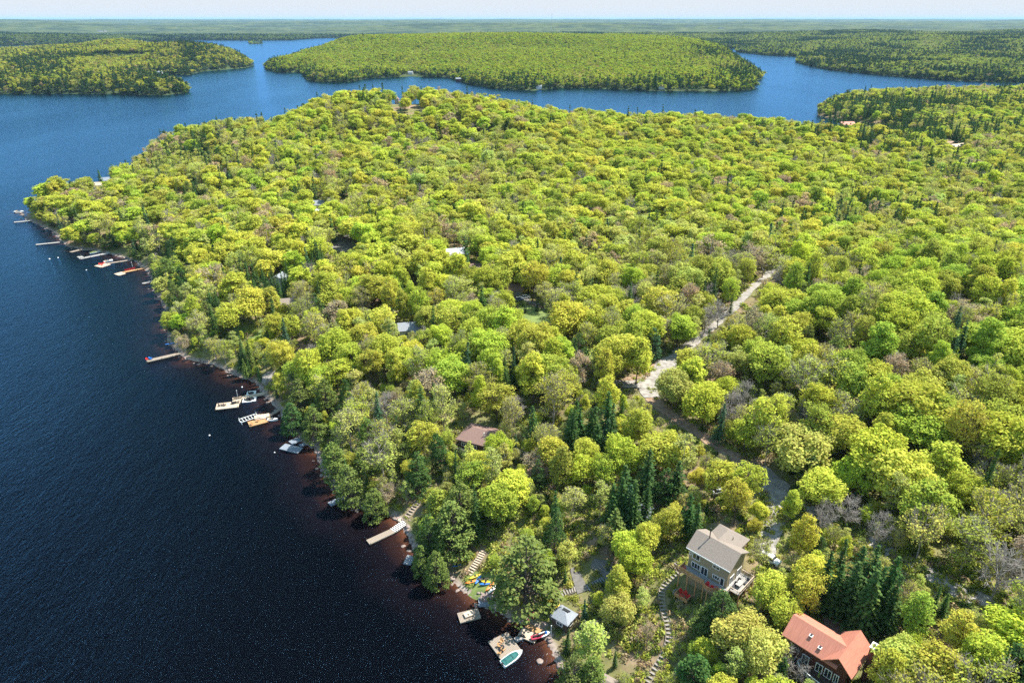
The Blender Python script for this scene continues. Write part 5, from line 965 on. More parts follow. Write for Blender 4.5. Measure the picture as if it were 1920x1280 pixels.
# far clearings: x, y, rx, ry in pixels
FCLEAR = [(225, 101, 60, 5), (770, 138, 20, 5), (255, 103, 10, 3)]
CL = np.array(CLEAR)
def mixes(px, py, k):
    """species weights and tint style per point"""
    n = len(px); Wt = np.where((k == 0)[:, None], np.array(DEF), np.array(FARDEF)); Wt[k == 2] = np.array((.86, .10, .01, .015, .015, 0)); Wt[k == 1] = np.array((.62, .18, .02, .09, .09, 0)); st = np.zeros(n, int)   # 1 olive 2 gold 3 green
    for bx, by, rx, ry, mx, style in BLOBS:
        q = np.exp(-(((px - bx) / rx) ** 2 + ((py - by) / ry) ** 2) ** 1.5)
        q = np.where((k == 0) == (style != 'far'), q, 0)
        Wt = Wt * (1 - q[:, None]) + q[:, None] * np.array(mx); m = q > rng.uniform(.2, .8, n); st[m] = {'olive': 1, 'gold': 2, 'green': 3}.get(style, 0)
    wx, wy = px / 46, py / 30; n1 = vnoise(wx, wy, 91); q = np.clip((n1 - .66) * 6, 0, 1)[:, None]; Wt = Wt * (1 - q * .7) + q * .7 * np.array((.15, .60, .15, .02, 0, .08))
    q = np.clip((vnoise(wx, wy, 92) - .76) * 7, 0, 1)[:, None]; q = q * (k == 0)[:, None]; Wt = Wt * (1 - q * .55) + q * .55 * np.array((.2, .1, .05, .45, .2, 0))
    return Wt, st
def choose(Wt):
    c = np.cumsum(Wt, 1); c /= c[:, -1:]; return (rng.uniform(size=len(Wt))[:, None] > c).sum(1).clip(0, 5)
TW = {0: ([0, 1, 2, 11, 4, 3], [.34, .34, .10, .14, .02, .06]), 1: ([3, 11, 0, 9, 1], [.26, .24, .18, .16, .16]), 2: ([4, 1, 0, 11, 3], [.12, .44, .22, .14, .08]), 3: ([0, 2, 11, 1], [.33, .22, .3, .15])}
def tones(ki, st, x, y):
    t = np.zeros(len(ki), int); u = rng.uniform(size=len(ki)); cl = vnoise(x / 28, y / 28, 77); u = (u * .65 + cl * .35)
    for s_, (ids, w_) in TW.items():
        m = (st == s_); t[m] = np.array(ids)[np.searchsorted(np.cumsum(w_) / sum(w_), np.clip(u[m], 0, .999))]
    b = ki == 1; uu_ = rng.uniform(size=len(ki)); t[b] = np.where(uu_[b] < .42, 3, np.where(uu_[b] < .54, 5, np.where(uu_[b] < .66, 1, 11)))
    b = ki == 2; t[b] = np.where(uu_[b] < .6, 9, 3); b = ki == 3; t[b] = np.where(uu_[b] < .75, 6, 10); b = ki == 4; t[b] = np.where(uu_[b] < .5, 7, 6); b = ki == 5; t[b] = 8
    return t
PALC = np.array([c for _, c in PAL]) * np.where(np.isin(np.arange(len(PAL)), [6, 7, 10]), 1.3, 1.33)[:, None]
def tints(t, ki, dist):
    c = PALC[t] * rng.uniform(.85, 1.12, (len(t), 1)) * rng.uniform(.93, 1.07, (len(t), 3)); return c
# hand-placed trees: kind, px, py of the crown centre, height, radius, tone
HERO = [('cedar_tree', 985, 1062, 20, 8.0, 'mid-green'), ('maple_tree', 1062, 1035, 9, 2.6, 'olive-green'), ('cedar_tree', 865, 940, 15, 5.2, 'mid-green'), ('cedar_tree', 850, 985, 16, 6, 'mid-green'), ('cedar_tree', 805, 1000, 14, 4.2, 'dark green'),
        ('cedar_tree', 818, 1062, 11, 3.1, 'mid-green'), ('cedar_tree', 790, 1045, 9, 2.6, 'mid-green'), ('cedar_tree', 700, 940, 10, 3.6, 'mid-green'), ('cedar_tree', 655, 905, 14, 4.4, 'mid-green'), ('cedar_tree', 625, 860, 14, 4.4, 'mid-green'),
        ('cedar_tree', 780, 880, 14, 3.8, 'dark green'), ('cedar_tree', 825, 840, 13, 3.2, 'dark green'), ('cedar_tree', 590, 790, 13, 4.4, 'mid-green'), ('cedar_tree', 560, 740, 14, 4.6, 'mid-green'), ('cedar_tree', 545, 780, 12, 3.8, 'dark green'),
        ('cedar_tree', 610, 740, 14, 4.2, 'mid-green'), ('cedar_tree', 1355, 1145, 12, 4.0, 'dark green'), ('cedar_tree', 1325, 1160, 9, 3.0, 'mid-green'), ('birch_tree', 1105, 1200, 13, 4.0, 'pale green'), ('cedar_tree', 1075, 1262, 12, 3.8, 'mid-green'),
        ('cedar_tree', 1110, 1262, 11, 3.2, 'mid-green'), ('cedar_tree', 1300, 1262, 11, 4.2, 'dark green'), ('cedar_tree', 1900, 1255, 12, 4.4, 'dark green'), ('cedar_tree', 1010, 885, 9, 2.4, 'dark green'), ('cedar_tree', 880, 850, 10, 2.6, 'olive-green'),
        ('cedar_tree', 1250, 905, 11, 3.4, 'dark green'), ('cedar_tree', 1085, 650, 12, 4.2, 'dark green'), ('cedar_tree', 1225, 640, 12, 3.2, 'bluish-green'), ('cedar_tree', 330, 555, 14, 5.0, 'mid-green'), ('cedar_tree', 312, 505, 15, 5.6, 'mid-green'), ('cedar_tree', 415, 585, 13, 3.4, 'dark green'),
        ('spruce_tree', 1140, 775, 16, 2.9, 'dark green'), ('spruce_tree', 1112, 800, 15, 2.8, 'dark green'), ('spruce_tree', 1090, 800, 14, 2.8, 'dark green'), ('spruce_tree', 1122, 830, 13, 2.8, 'dark green'), ('spruce_tree', 1070, 820, 14, 2.6, 'dark green'), ('spruce_tree', 1138, 815, 12, 2.6, 'bluish-green'),
        ('spruce_tree', 1000, 800, 15, 2.2, 'dark green'), ('spruce_tree', 1213, 885, 16, 2.6, 'dark green'), ('spruce_tree', 1168, 930, 14, 2.4, 'dark green'), ('spruce_tree', 1182, 940, 12, 2.0, 'bluish-green'), ('spruce_tree', 1152, 945, 13, 2.5, 'dark green'), ('spruce_tree', 1155, 985, 12, 2.6, 'mid-green'), ('spruce_tree', 1272, 895, 12, 2.2, 'dark green'),
        ('spruce_tree', 1293, 965, 13, 1.9, 'dark green'), ('spruce_tree', 1308, 975, 12, 1.7, 'dark green'), ('spruce_tree', 1546, 1085, 15, 2.6, 'dark green'), ('spruce_tree', 1575, 1055, 14, 2.0, 'dark green'), ('spruce_tree', 1612, 1075, 15, 2.6, 'dark green'), ('spruce_tree', 1598, 1105, 15, 2.8, 'dark green'),
        ('spruce_tree', 1640, 1110, 15, 2.6, 'dark green'), ('spruce_tree', 1660, 1100, 16, 2.6, 'dark green'), ('spruce_tree', 1672, 1125, 15, 2.6, 'dark green'), ('spruce_tree', 1630, 1130, 13, 2.4, 'mid-green'), ('spruce_tree', 1755, 1122, 7, 1.0, 'dark green'), ('spruce_tree', 1772, 1130, 6, 1.0, 'dark green'), ('spruce_tree', 1468, 1262, 8, 1.6, 'dark green'),
        ('spruce_tree', 1456, 1262, 7, 1.5, 'dark green'), ('spruce_tree', 1320, 550, 13, 1.7, 'dark green'), ('spruce_tree', 1371, 568, 9, 1.2, 'dark green'), ('spruce_tree', 593, 475, 17, 2.3, 'dark green'), ('spruce_tree', 603, 480, 16, 2.1, 'dark green'), ('spruce_tree', 585, 490, 14, 2.3, 'dark green'), ('spruce_tree', 598, 498, 14, 2.3, 'dark green'),
        ('spruce_tree', 486, 535, 14, 2.4, 'dark green'), ('spruce_tree', 497, 530, 13, 2.2, 'dark green'), ('spruce_tree', 478, 548, 14, 2.4, 'dark green'), ('spruce_tree', 463, 512, 13, 2.0, 'dark green'), ('spruce_tree', 540, 515, 14, 2.0, 'dark green'), ('spruce_tree', 560, 520, 14, 2.2, 'dark green'), ('spruce_tree', 445, 530, 13, 2.2, 'dark green'),
        ('spruce_tree', 768, 560, 14, 1.9, 'dark green'), ('spruce_tree', 757, 555, 12, 1.9, 'dark green'), ('spruce_tree', 812, 428, 11, 1.4, 'dark green'), ('spruce_tree', 775, 418, 10, 1.2, 'dark green'), ('spruce_tree', 833, 405, 9, 1.2, 'dark green'), ('spruce_tree', 868, 410, 9, 1.1, 'dark green'),
        ('spruce_tree', 1115, 455, 10, 1.1, 'dark green'), ('spruce_tree', 1143, 458, 9, 1.0, 'dark green'), ('spruce_tree', 455, 662, 12, 1.9, 'dark green'), ('spruce_tree', 470, 665, 13, 1.8, 'mid-green'), ('spruce_tree', 460, 690, 9, 1.7, 'mid-green'), ('spruce_tree', 985, 575, 5, 1.0, 'dark green'), ('spruce_tree', 963, 574, 5, 1.0, 'dark green'), ('spruce_tree', 1007, 572, 5, 1.0, 'dark green'),
        ('bare_tree', 1595, 948, 9, 3.6, 'grey'), ('bare_tree', 1395, 735, 12, 4.2, 'grey'), ('bare_tree', 1885, 1060, 15, 5, 'grey'), ('bare_tree', 1655, 985, 10, 3.4, 'grey'), ('bare_tree', 1545, 960, 10, 3.0, 'grey'), ('bare_tree', 1350, 580, 11, 4.4, 'grey'), ('bare_tree', 700, 480, 9, 4, 'grey'), ('bare_tree', 1490, 1240, 8, 3.4, 'grey'),
        ('maple_tree', 1168, 845, 15, 4.6, 'lime-green'), ('maple_tree', 1095, 872, 12, 3.6, 'lime-green'), ('maple_tree', 1130, 880, 12, 3.6, 'lime-green'), ('maple_tree', 1190, 795, 14, 4.0, 'yellow-green'), ('maple_tree', 930, 835, 11, 3.4, 'lime-green'), ('maple_tree', 1135, 690, 14, 4.2, 'yellow-green'), ('maple_tree', 900, 735, 13, 3.6, 'lime-green'),
        ('maple_tree', 935, 700, 12, 3.6, 'lime-green'), ('maple_tree', 915, 670, 13, 3.8, 'lime-green'), ('maple_tree', 740, 690, 14, 4.2, 'yellow-green'), ('maple_tree', 830, 625, 13, 4.2, 'yellow-green'), ('maple_tree', 970, 600, 12, 4, 'yellow-green'), ('maple_tree', 890, 585, 13, 4.6, 'lime-green'), ('maple_tree', 1060, 580, 14, 4.6, 'lime-green'),
        ('maple_tree', 1180, 1015, 10, 3.2, 'yellow-green'), ('maple_tree', 1220, 1000, 11, 3.2, 'yellow-green'), ('maple_tree', 1160, 1095, 11, 3.8, 'yellow-green'), ('maple_tree', 1195, 1050, 11, 3.4, 'lime-green'), ('maple_tree', 1155, 1135, 9, 3.0, 'olive-green'), ('maple_tree', 1260, 975, 10, 2.8, 'golden-green'),
        ('maple_tree', 1505, 1000, 12, 3.6, 'golden-green'), ('maple_tree', 1520, 1065, 13, 3.8, 'golden-green'), ('maple_tree', 1518, 1110, 12, 3.4, 'golden-green'), ('maple_tree', 1450, 1105, 10, 3.6, 'yellow-green'), ('maple_tree', 1475, 1150, 10, 3.4, 'yellow-green'), ('maple_tree', 1485, 945, 9, 2.8, 'lime-green'), ('maple_tree', 1660, 1262, 12, 3.8, 'golden-green'),
        ('maple_tree', 1400, 900, 13, 4.2, 'yellow-green'), ('maple_tree', 1345, 890, 13, 4.4, 'yellow-green'), ('maple_tree', 1385, 930, 12, 3.6, 'golden-green'), ('maple_tree', 545, 610, 13, 4.4, 'yellow-green'), ('maple_tree', 590, 600, 13, 4.6, 'yellow-green'), ('maple_tree', 555, 690, 12, 3.8, 'fresh green'), ('maple_tree', 1720, 1150, 11, 3.6, 'fresh green'),
        ('maple_tree', 1700, 1225, 12, 4.2, 'olive-green'), ('maple_tree', 1760, 1240, 12, 4.4, 'yellow-green'), ('maple_tree', 1800, 1180, 10, 3.6, 'yellow-green'), ('maple_tree', 1850, 1230, 11, 4, 'lime-green'), ('maple_tree', 1400, 1180, 11, 4.2, 'olive-green'), ('maple_tree', 1430, 1215, 11, 4.0, 'olive-green'),
        ('maple_tree', 1240, 560, 13, 4.6, 'olive-green'), ('maple_tree', 1190, 590, 13, 4, 'fresh green'), ('maple_tree', 1210, 550, 12, 4, 'olive-green'), ('budding_tree', 830, 750, 17, 4.6, 'olive-green'), ('budding_tree', 960, 770, 15, 3.8, 'olive-green'), ('budding_tree', 1000, 860, 9, 3.2, 'pinkish-brown'), ('budding_tree', 1075, 935, 10, 4.0, 'olive-green'),
        ('budding_tree', 370, 600, 12, 5, 'olive-green'), ('budding_tree', 400, 645, 10, 4.2, 'olive-green'), ('budding_tree', 440, 560, 10, 3.6, 'olive-green'), ('budding_tree', 725, 920, 8, 2.6, 'pinkish-brown'), ('budding_tree', 1140, 1000, 9, 2.6, 'olive-green'), ('budding_tree', 1430, 1030, 9, 2.6, 'olive-green')]
for cx_, cy_, rx_, ry_, n_, h_ in [(1105, 800, 45, 32, 8, 15), (488, 532, 48, 24, 9, 14), (595, 486, 18, 20, 3, 16), (1590, 402, 75, 13, 15, 13), (1470, 402, 60, 10, 6, 12), (345, 300, 60, 20, 8, 13), (1185, 930, 35, 35, 4, 13), (1615, 1090, 55, 40, 4, 15),
                                 (1780, 200, 115, 14, 24, 17), (1580, 213, 26, 9, 6, 16), (1700, 240, 60, 12, 8, 15), (660, 350, 40, 8, 5, 12), (840, 415, 60, 12, 4, 12), (462, 668, 18, 18, 4, 11), (430, 250, 50, 14, 6, 13), (1850, 320, 60, 16, 6, 12), (400, 580, 26, 18, 4, 12)]:
    for _ in range(n_):
        a_, q_ = R.uniform(0, 6.28), math.sqrt(R.random()); HERO.append(('spruce_tree', cx_ + rx_ * q_ * math.cos(a_), cy_ + ry_ * q_ * math.sin(a_), h_ * R.uniform(.8, 1.15), R.uniform(1.8, 2.6) * (1.3 if cy_ < 260 else 1), 'dark green'))
def plant():
    px_, py_ = [], []
    # candidates: jittered grids, fine over the near land, and one for each far shore
    def cand(x0, x1, y0, y1, s):
        xs = np.arange(x0, x1, s); ys = np.arange(y0, y1, s * .866); X_, Y_ = np.meshgrid(xs, ys); X_ = X_ + (np.arange(len(ys)) % 2)[:, None] * s / 2
        return (X_ + rng.uniform(-.36, .36, X_.shape) * s).ravel(), (Y_ + rng.uniform(-.36, .36, Y_.shape) * s).ravel()
    def vis(x, y, m=60):
        a, b, _ = proj(x, y, 20); return (a > -m) & (a < 1920 + m) & (b < 1280 + m)
    T = []
    # main land
    x, y = cand(-620, 1700, 40, 1250, 6.1); m = vis(x, y, 480); x, y = x[m], y[m]; h, d, k = hmany(x, y)
    m = (k == 0) & (d > 1.5); x, y, h, d, k = x[m], y[m], h[m], d[m], k[m]
    far_thin = rng.uniform(size=len(x)) < np.where(y > 620, .75, 1); x, y, h, d, k = x[far_thin], y[far_thin], h[far_thin], d[far_thin], k[far_thin]
    a, b, s = proj(x, y, h + 9); Wt, st = mixes(a, b, k)
    sh = (d < 16) & (b > 430) & (a < 1300); Wt[sh] = Wt[sh] * .35 + np.array((.1, .1, .12, .08, .6, 0)) * .65
    ki = choose(Wt); t = tones(ki, st, x, y)
    size = rng.uniform(.78, 1.12, len(x)) * np.where(d < 8, .75, 1); size *= np.where((b > 1120) & (a > 1080) & (a < 1400), .6, 1)
    HH = np.array([14.5, 14.5, 14, 16, 13, 12.5])[ki] * size * rng.uniform(.85, 1.12, len(x)); RR = np.array([5.4, 4.9, 3.2, 2.4, 3.7, 4.2])[ki] * size * rng.uniform(.8, 1.22, len(x))
    con = (ki == 3) | (ki == 4); fy_ = np.clip((y - 400) / 450, 0, 1); RR = RR * np.where(con, 1 + .55 * fy_, 1); HH = HH * np.where(con, 1 + .22 * fy_, 1); t = np.where((ki == 4) & (y > 450) & (t == 7), 6, t)
    # trees leaning over the waterline
    def shore_pts(poly, closed, step):
        q = list(poly) + ([poly[0]] if closed else []); xs, ys = [], []
        for (ax, ay), (bx, by) in zip(q[:-1], q[1:]):
            L = math.hypot(bx - ax, by - ay)
            if L > 3500: continue
            n = int(L / step) + 1; u_ = (np.arange(n) + rng.uniform(0, 1, n)) / n; xs.append(ax + (bx - ax) * u_); ys.append(ay + (by - ay) * u_)
        return np.concatenate(xs), np.concatenate(ys)
    def shore_trees(poly, kk, step, inset, closed=True):
        x_, y_ = shore_pts(poly, closed, step); x_ = x_ + rng.normal(size=len(x_)) * inset; y_ = y_ + rng.normal(size=len(x_)) * inset
        m_ = vis(x_, y_, 60); x_, y_ = x_[m_], y_[m_]; h_, d_, k_ = hmany(x_, y_); m_ = (k_ == kk) & (d_ > .3); return x_[m_], y_[m_], h_[m_], d_[m_]
    xs_, ys_, hs_, ds_ = shore_trees(MAIN, 0, 3.4, 1.6)
    ns = len(xs_); kis = rng.choice(6, ns, p=[.2, .2, .14, .08, .36, .02]); szs = rng.uniform(.45, .85, ns); HS = np.array([14, 14, 13, 13, 12, 12])[kis] * szs; RS = np.array([4.8, 4.4, 2.8, 2.0, 3.7, 4.0])[kis] * szs
    x = np.concatenate([x, xs_]); y = np.concatenate([y, ys_]); h = np.concatenate([h, hs_]); d = np.concatenate([d, ds_]); k = np.concatenate([k, np.zeros(ns, int)]); ki = np.concatenate([ki, kis]); HH = np.concatenate([HH, HS]); RR = np.concatenate([RR, RS])
    t = np.concatenate([t, tones(kis, np.ones(ns, int), xs_, ys_)])
    a, b, s = proj(x, y, h + HH * .64); rp = RR * s; hp = HH * .38 * s * .75; a0, b0, s0_ = proj(x, y, h + HH * .2); ok = np.ones(len(x), bool)
    for cx, cy, cr in CL:
        bl = (((a - cx) / (rp * .72 + cr * .9)) ** 2 + ((b - cy) / (np.maximum(hp, rp * .8) * .75 + cr * .9)) ** 2) < 1
        bl |= (np.hypot(a0 - cx, b0 - cy) < cr * .9); ok &= ~bl
    # hand-placed trees first, random ones keep their distance
    hero = []
    for kd, hx, hy, hh, rr, tn in HERO:
        if kd == 'spruce_tree' and hy > 700: rr *= 1.2
        X0, Y0, Z0 = ground_at(hx, hy, hh * (.55 if kd in ('spruce_tree', 'cedar_tree') else .66)); hero.append((KN.index(kd), X0, Y0, Z0, hh, rr, TONE[tn]))
        ok &= np.hypot(x - X0, y - Y0) > (rr * .75 + RR * .55)
    # thin trees closer than their crowns allow
    idx = np.where(ok)[0]; cell = {}; keep = []
    order = idx[np.argsort(-RR[idx] - 3.2 * (ki[idx] == 3) - 1.0 * (ki[idx] == 4) + rng.uniform(0, 2.6, len(idx)))]
    for i in order:
        cx, cy = int(x[i] // 8), int(y[i] // 8); bad = False
        for u_ in (-1, 0, 1):
            for v_ in (-1, 0, 1):
                for j in cell.get((cx + u_, cy + v_), ()):
                    if (x[i] - x[j]) ** 2 + (y[i] - y[j]) ** 2 < (.515 * (RR[i] + RR[j])) ** 2: bad = True; break
                if bad: break
            if bad: break
        if not bad: keep.append(i); cell.setdefault((cx, cy), []).append(i)
    # young trees in the gaps
    x2, y2 = cand(-200, 340, 50, 420, 3.6); m = vis(x2, y2, 200); x2, y2 = x2[m], y2[m]; h2, d2, k2 = hmany(x2, y2); m = (k2 == 0) & (d2 > .8); x2, y2, h2 = x2[m], y2[m], h2[m]
    n2 = len(x2); size = rng.uniform(.3, .55, n2); ki2 = rng.choice(6, n2, p=[.34, .34, .18, .09, .03, .02]); HH2 = 13.5 * size; RR2 = np.array([4.4, 4.2, 3, 2.2, 3.6, 3.8])[ki2] * size
    a2, b2, s2 = proj(x2, y2, h2 + HH2 * .5); ok2 = rng.uniform(size=n2) < .8
    for cx, cy, cr in np.concatenate([CL, np.array(BARE)]): ok2 &= (np.hypot(a2 - cx, b2 - cy) > cr + RR2 * s2 * .75)
    kk_ = np.array(keep + [-1]); K3 = np.concatenate([np.stack([x[keep], y[keep], RR[keep]], 1), np.array([(q[1], q[2], q[5]) for q in hero])])
    for i in range(0, len(K3)):
        near_ = (np.abs(x2 - K3[i, 0]) < 8) & (np.abs(y2 - K3[i, 1]) < 8); ok2[near_] &= np.hypot(x2[near_] - K3[i, 0], y2[near_] - K3[i, 1]) > K3[i, 2] * .62 + .6
    Wt2, st2 = mixes(a2, b2, np.zeros(n2, int)); t2 = tones(ki2, st2, x2, y2); o2 = np.where(ok2)[0]
    keep = np.array(keep) + 0; base = len(x); x = np.concatenate([x, x2]); y = np.concatenate([y, y2]); h = np.concatenate([h, h2]); ki = np.concatenate([ki, ki2]); HH = np.concatenate([HH, HH2]); RR = np.concatenate([RR, RR2]); t = np.concatenate([t, t2]); k = np.concatenate([k, k2[m][:0], np.zeros(n2, int)])
    keep = np.concatenate([keep, o2 + base])
    keep = np.array(keep); main = dict(x=x[keep], y=y[keep], z=h[keep], ki=ki[keep], H=HH[keep], R=RR[keep], t=t[keep], k=k[keep])
    for key, col in (('ki', 0), ('x', 1), ('y', 2), ('z', 3), ('H', 4), ('R', 5), ('t', 6)): main[key] = np.concatenate([main[key], np.array([q[col] for q in hero])])
    main['hero'] = np.concatenate([np.zeros(len(keep), bool), np.ones(len(hero), bool)])
    # far shores
    far = []
    for (x0, x1, y0, y1, s, kk) in ((-3000, -300, 1200, 4500, 9.5, 1), (-1300, 900, 1350, 3400, 9.0, 2), (650, 3600, 1450, 5400, 11.0, 3), (-3800, 1500, 3100, 5600, 13.0, 3), (-1760, -1500, 4100, 4650, 9, 4)):
        x, y = cand(x0, x1, y0, y1, s); m = vis(x, y, 260); x, y = x[m], y[m]; h, d, k = hmany(x, y); m = (k == kk) & (d > 3); x, y, h, d, k = x[m], y[m], h[m], d[m], k[m]
        sx, sy, sh_, sd = shore_trees(POLYS[kk], kk, 5.5, 2.5)
        if len(sx): x = np.concatenate([x, sx]); y = np.concatenate([y, sy]); h = np.concatenate([h, sh_]); d = np.concatenate([d, sd]); k = np.concatenate([k, np.full(len(sx), kk)])
        if kk == 3 and x0 < 0: m = x < 650
        elif kk == 3: m = x >= 650
        else: m = np.ones(len(x), bool)
        a, b, s_ = proj(x, y, h + 6)
        for fx, fy, rx, ry in FCLEAR: m &= (((a - fx) / rx) ** 2 + ((b - fy) / ry) ** 2) > 1
        x, y, h, d, k, a, b = x[m], y[m], h[m], d[m], k[m], a[m], b[m]
        Wt, st = mixes(a, b, k); shr = d < 35; Wt[shr] = Wt[shr] * .35 + np.array((.12, .08, .1, .32, .38, 0)) * .65
        if kk == 4: Wt[:] = (.1, 0, 0, .5, .4, 0)
        cl = vnoise(x / 150, y / 190, 31); c2 = cl > .66; Wt[c2 & (k == 3)] = np.array((.12, .08, 0, .45, .35, 0))
        ki = choose(Wt); ki[ki == 5] = 1; st = np.where(kk == 2, 3, np.where(rng.uniform(size=len(x)) < .5, 1, 0)); t = tones(ki, st, x, y); size = rng.uniform(.75, 1.2, len(x))
        t = np.where((ki == 4) & (t == 7) & (rng.uniform(size=len(x)) < .8), 10, t); HH = np.array([14, 14, 14, 19, 16, 12])[ki] * size; RR = np.array([6.2, 5.6, 3.8, 4.0, 5.2, 4])[ki] * size * s / 9
        HH = HH * np.where(d < 6, .75, 1)
        far.append(dict(x=x, y=y, z=h, ki=ki, H=HH, R=RR, t=t, k=k))
    return main, far
MAINT, FART = plant()
def scatter_trees(name, q, lod, label, cat):
    n = len(q['x']); idx = np.zeros(n, int); scl = np.zeros((n, 3))
    for k in range(6):
        m = q['ki'] == k
        if not m.any(): continue
        L_ = lod[m] if isinstance(lod, np.ndarray) else np.full(m.sum(), lod)
        ids = np.zeros(m.sum(), int); sc = np.zeros((m.sum(), 3))
        for lv in np.unique(L_):
            kk = (KN[k], int(lv)) if (KN[k], int(lv)) in SRC_IDX else (KN[k], 1)
            w_ = L_ == lv; src = np.array(SRC_IDX[kk]); hh, rr = SRC_SIZE[kk]; ids[w_] = src[rng.integers(0, len(src), w_.sum())]
            sc[w_, 0] = sc[w_, 1] = q['R'][m][w_] / rr; sc[w_, 2] = q['H'][m][w_] / hh
        idx[m] = ids; scl[m] = sc
    rot = np.stack([rng.normal(size=n) * .03, rng.normal(size=n) * .03, rng.uniform(0, 6.283, n)], 1)
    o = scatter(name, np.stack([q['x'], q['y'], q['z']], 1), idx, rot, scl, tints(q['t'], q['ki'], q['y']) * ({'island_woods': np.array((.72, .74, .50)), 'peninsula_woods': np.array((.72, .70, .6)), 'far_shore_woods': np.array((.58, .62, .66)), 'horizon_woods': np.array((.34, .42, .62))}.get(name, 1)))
    return tag(o, label, cat)
# who is an object of its own: the 290 of each kind nearest the camera, in view
def sub(q, m): return {k: v[m] for k, v in q.items() if k != 'k' and len(v) == len(m)}
A_, B_, SC_ = proj(MAINT['x'], MAINT['y'], MAINT['z'] + MAINT['H'] * .6)
inview = (A_ > -10) & (A_ < 1930) & (B_ < 1295)
MAINT['px'], MAINT['py'], MAINT['sc'] = A_, B_, SC_
ind = np.zeros(len(A_), bool)
for k in range(6):
    c = np.where((MAINT['ki'] == k) & inview)[0]; o_ = c[np.argsort(-(SC_[c] * (1 + 3 * MAINT['hero'][c])))][:295]; ind[o_] = True
LANDMARK = [(1345, 1045, 'the tan two-storey house'), (1560, 1210, 'the red-roofed house'), (900, 812, 'the brown-roofed cottage'), (1057, 1148, 'the grey pyramid roof'), (1230, 700, 'the grey gravel road bend'),
            (315, 668, 'the long pier with blue chairs'), (440, 752, 'the L-shaped dock'), (485, 788, 'the white-railed dock'), (555, 835, 'the grey L-shaped raft'), (1250, 1160, 'the curving stone stairs'), (720, 1005, 'the dock with striped ramp'),
            (770, 608, 'the grey gabled cottage'), (1440, 910, 'the gravel turning patch'), (1385, 572, 'the far gravel road stretch'), (905, 1095, 'the bright kayaks on grass'), (852, 470, 'the white-framed cottage'), (523, 516, 'the white gabled cottage'),
            (632, 938, 'the blue-grey shore dock'), (1205, 950, 'the pale blue-grey shed roof'), (1080, 1085, 'the grey paved landing'), (1000, 590, 'the small green lawn'), (640, 456, 'the bare grey clearing'), (245, 508, 'the dock lined with red chairs'),
            (1900, 1150, 'the bottom-right gravel track'), (1720, 760, 'the middle of the hardwood slope'), (1880, 860, 'the slope at the photo right edge'), (1700, 600, 'the crest of the right-hand hill'), (1560, 780, 'the open birch stand'), (1740, 960, 'the pale brushy strip'), (1135, 1274, 'the small grey hut roof'), (970, 960, 'the bare brown slope')]
ORD = ['closest', 'second closest', 'third closest', 'fourth closest', 'fifth closest', 'sixth closest', 'seventh closest', 'eighth closest', 'ninth closest', 'tenth closest', 'eleventh closest', 'twelfth closest']
NOUN = ['maple', 'half-leafed tree', 'birch', 'pointed spruce', 'full cedar', 'leafless tree']
GRP = ['leafy maples of the near forest', 'half-leafed trees of the near forest', 'slim birches of the near forest', 'spruces of the near forest', 'cedars along the near shore', 'leafless trees of the near forest']
def ordinal(n):
    n = min(n, 998)
    if n < len(ORD): return ORD[n]
    n += 1; return ('%d%s closest' % (n, 'th' if 10 <= n % 100 <= 20 else {1: 'st', 2: 'nd', 3: 'rd'}.get(n % 10, 'th')))
def make_trees():
    items = []
    for i in np.where(ind)[0]:
        px, py, ki, t = MAINT['px'][i], MAINT['py'][i], int(MAINT['ki'][i]), int(MAINT['t'][i])
        ds = sorted(((px - lx) ** 2 + (py - ly) ** 2, nm, px - lx, py - ly) for lx, ly, nm in LANDMARK)[0]
        side = ('beyond' if ds[3] < 0 else 'in front of') if abs(ds[3]) > abs(ds[2]) else ('left of' if ds[2] < 0 else 'right of')
        items.append((ds[1], side, ki, t, ds[0], i))
    byk = {}
    for q in sorted(items, key=lambda q: q[4]): byk.setdefault(q[:4], []).append(q[5])
    lab = {}
    for (lm_, side, ki, t), lst in byk.items():
        for n, i in enumerate(lst): lab[i] = f"{PAL[t][0]} {NOUN[ki]} {side} {lm_}, {ordinal(n)}" + ('')
    for i in sorted(lab):
        ki = int(MAINT['ki'][i]); models = KIND[KN[ki]]; cm, tm, hh, rr, _, _ = models[int(rng.integers(0, len(models)))]
        tint = [float(v) for v in tints(MAINT['t'][i:i + 1], None, None)[0]]
        e = thing(KN[ki], (MAINT['x'][i], MAINT['y'][i], MAINT['z'][i]), lab[i], ['maple tree', 'tree', 'birch tree', 'spruce tree', 'cedar tree', 'bare tree'][ki], float(rng.uniform(0, 6.28)), GRP[ki])
        e.scale = (MAINT['R'][i] / rr, MAINT['R'][i] / rr, MAINT['H'][i] / hh); e.rotation_euler.x = float(rng.normal() * .03); e.rotation_euler.y = float(rng.normal() * .03)
        for nm, me_ in (('trunk', tm), ('crown', cm)):
            if me_ is None: continue
            if ki == 5: nm = 'branches'
            o = bpy.data.objects.new(nm, me_); COL.objects.link(o); o.parent = e; o['tint'] = tint
make_trees()
rest = ~ind
for k in range(6):
    m = rest & (MAINT['ki'] == k); q = sub(MAINT, m)
    if len(q['x']) == 0: continue
    lod = np.where(q['y'] < 270, 0, np.where(q['y'] < 1500, 1, 2))
    scatter_trees(['maple_woods', 'budding_woods', 'birch_woods', 'spruce_woods', 'cedar_woods', 'leafless_woods'][k], q, lod,
                  ['bright green and yellow maple crowns covering the hill behind the nearest trees', 'brownish half-leafed trees mixed through the hill forest behind', 'slim pale birches mixed through the hill forest behind', 'dark pointed spruces mixed through the hill forest behind', 'dark rounded conifers along the far side of the hill forest', 'leafless grey trees mixed through the hill forest behind'][k], 'forest')
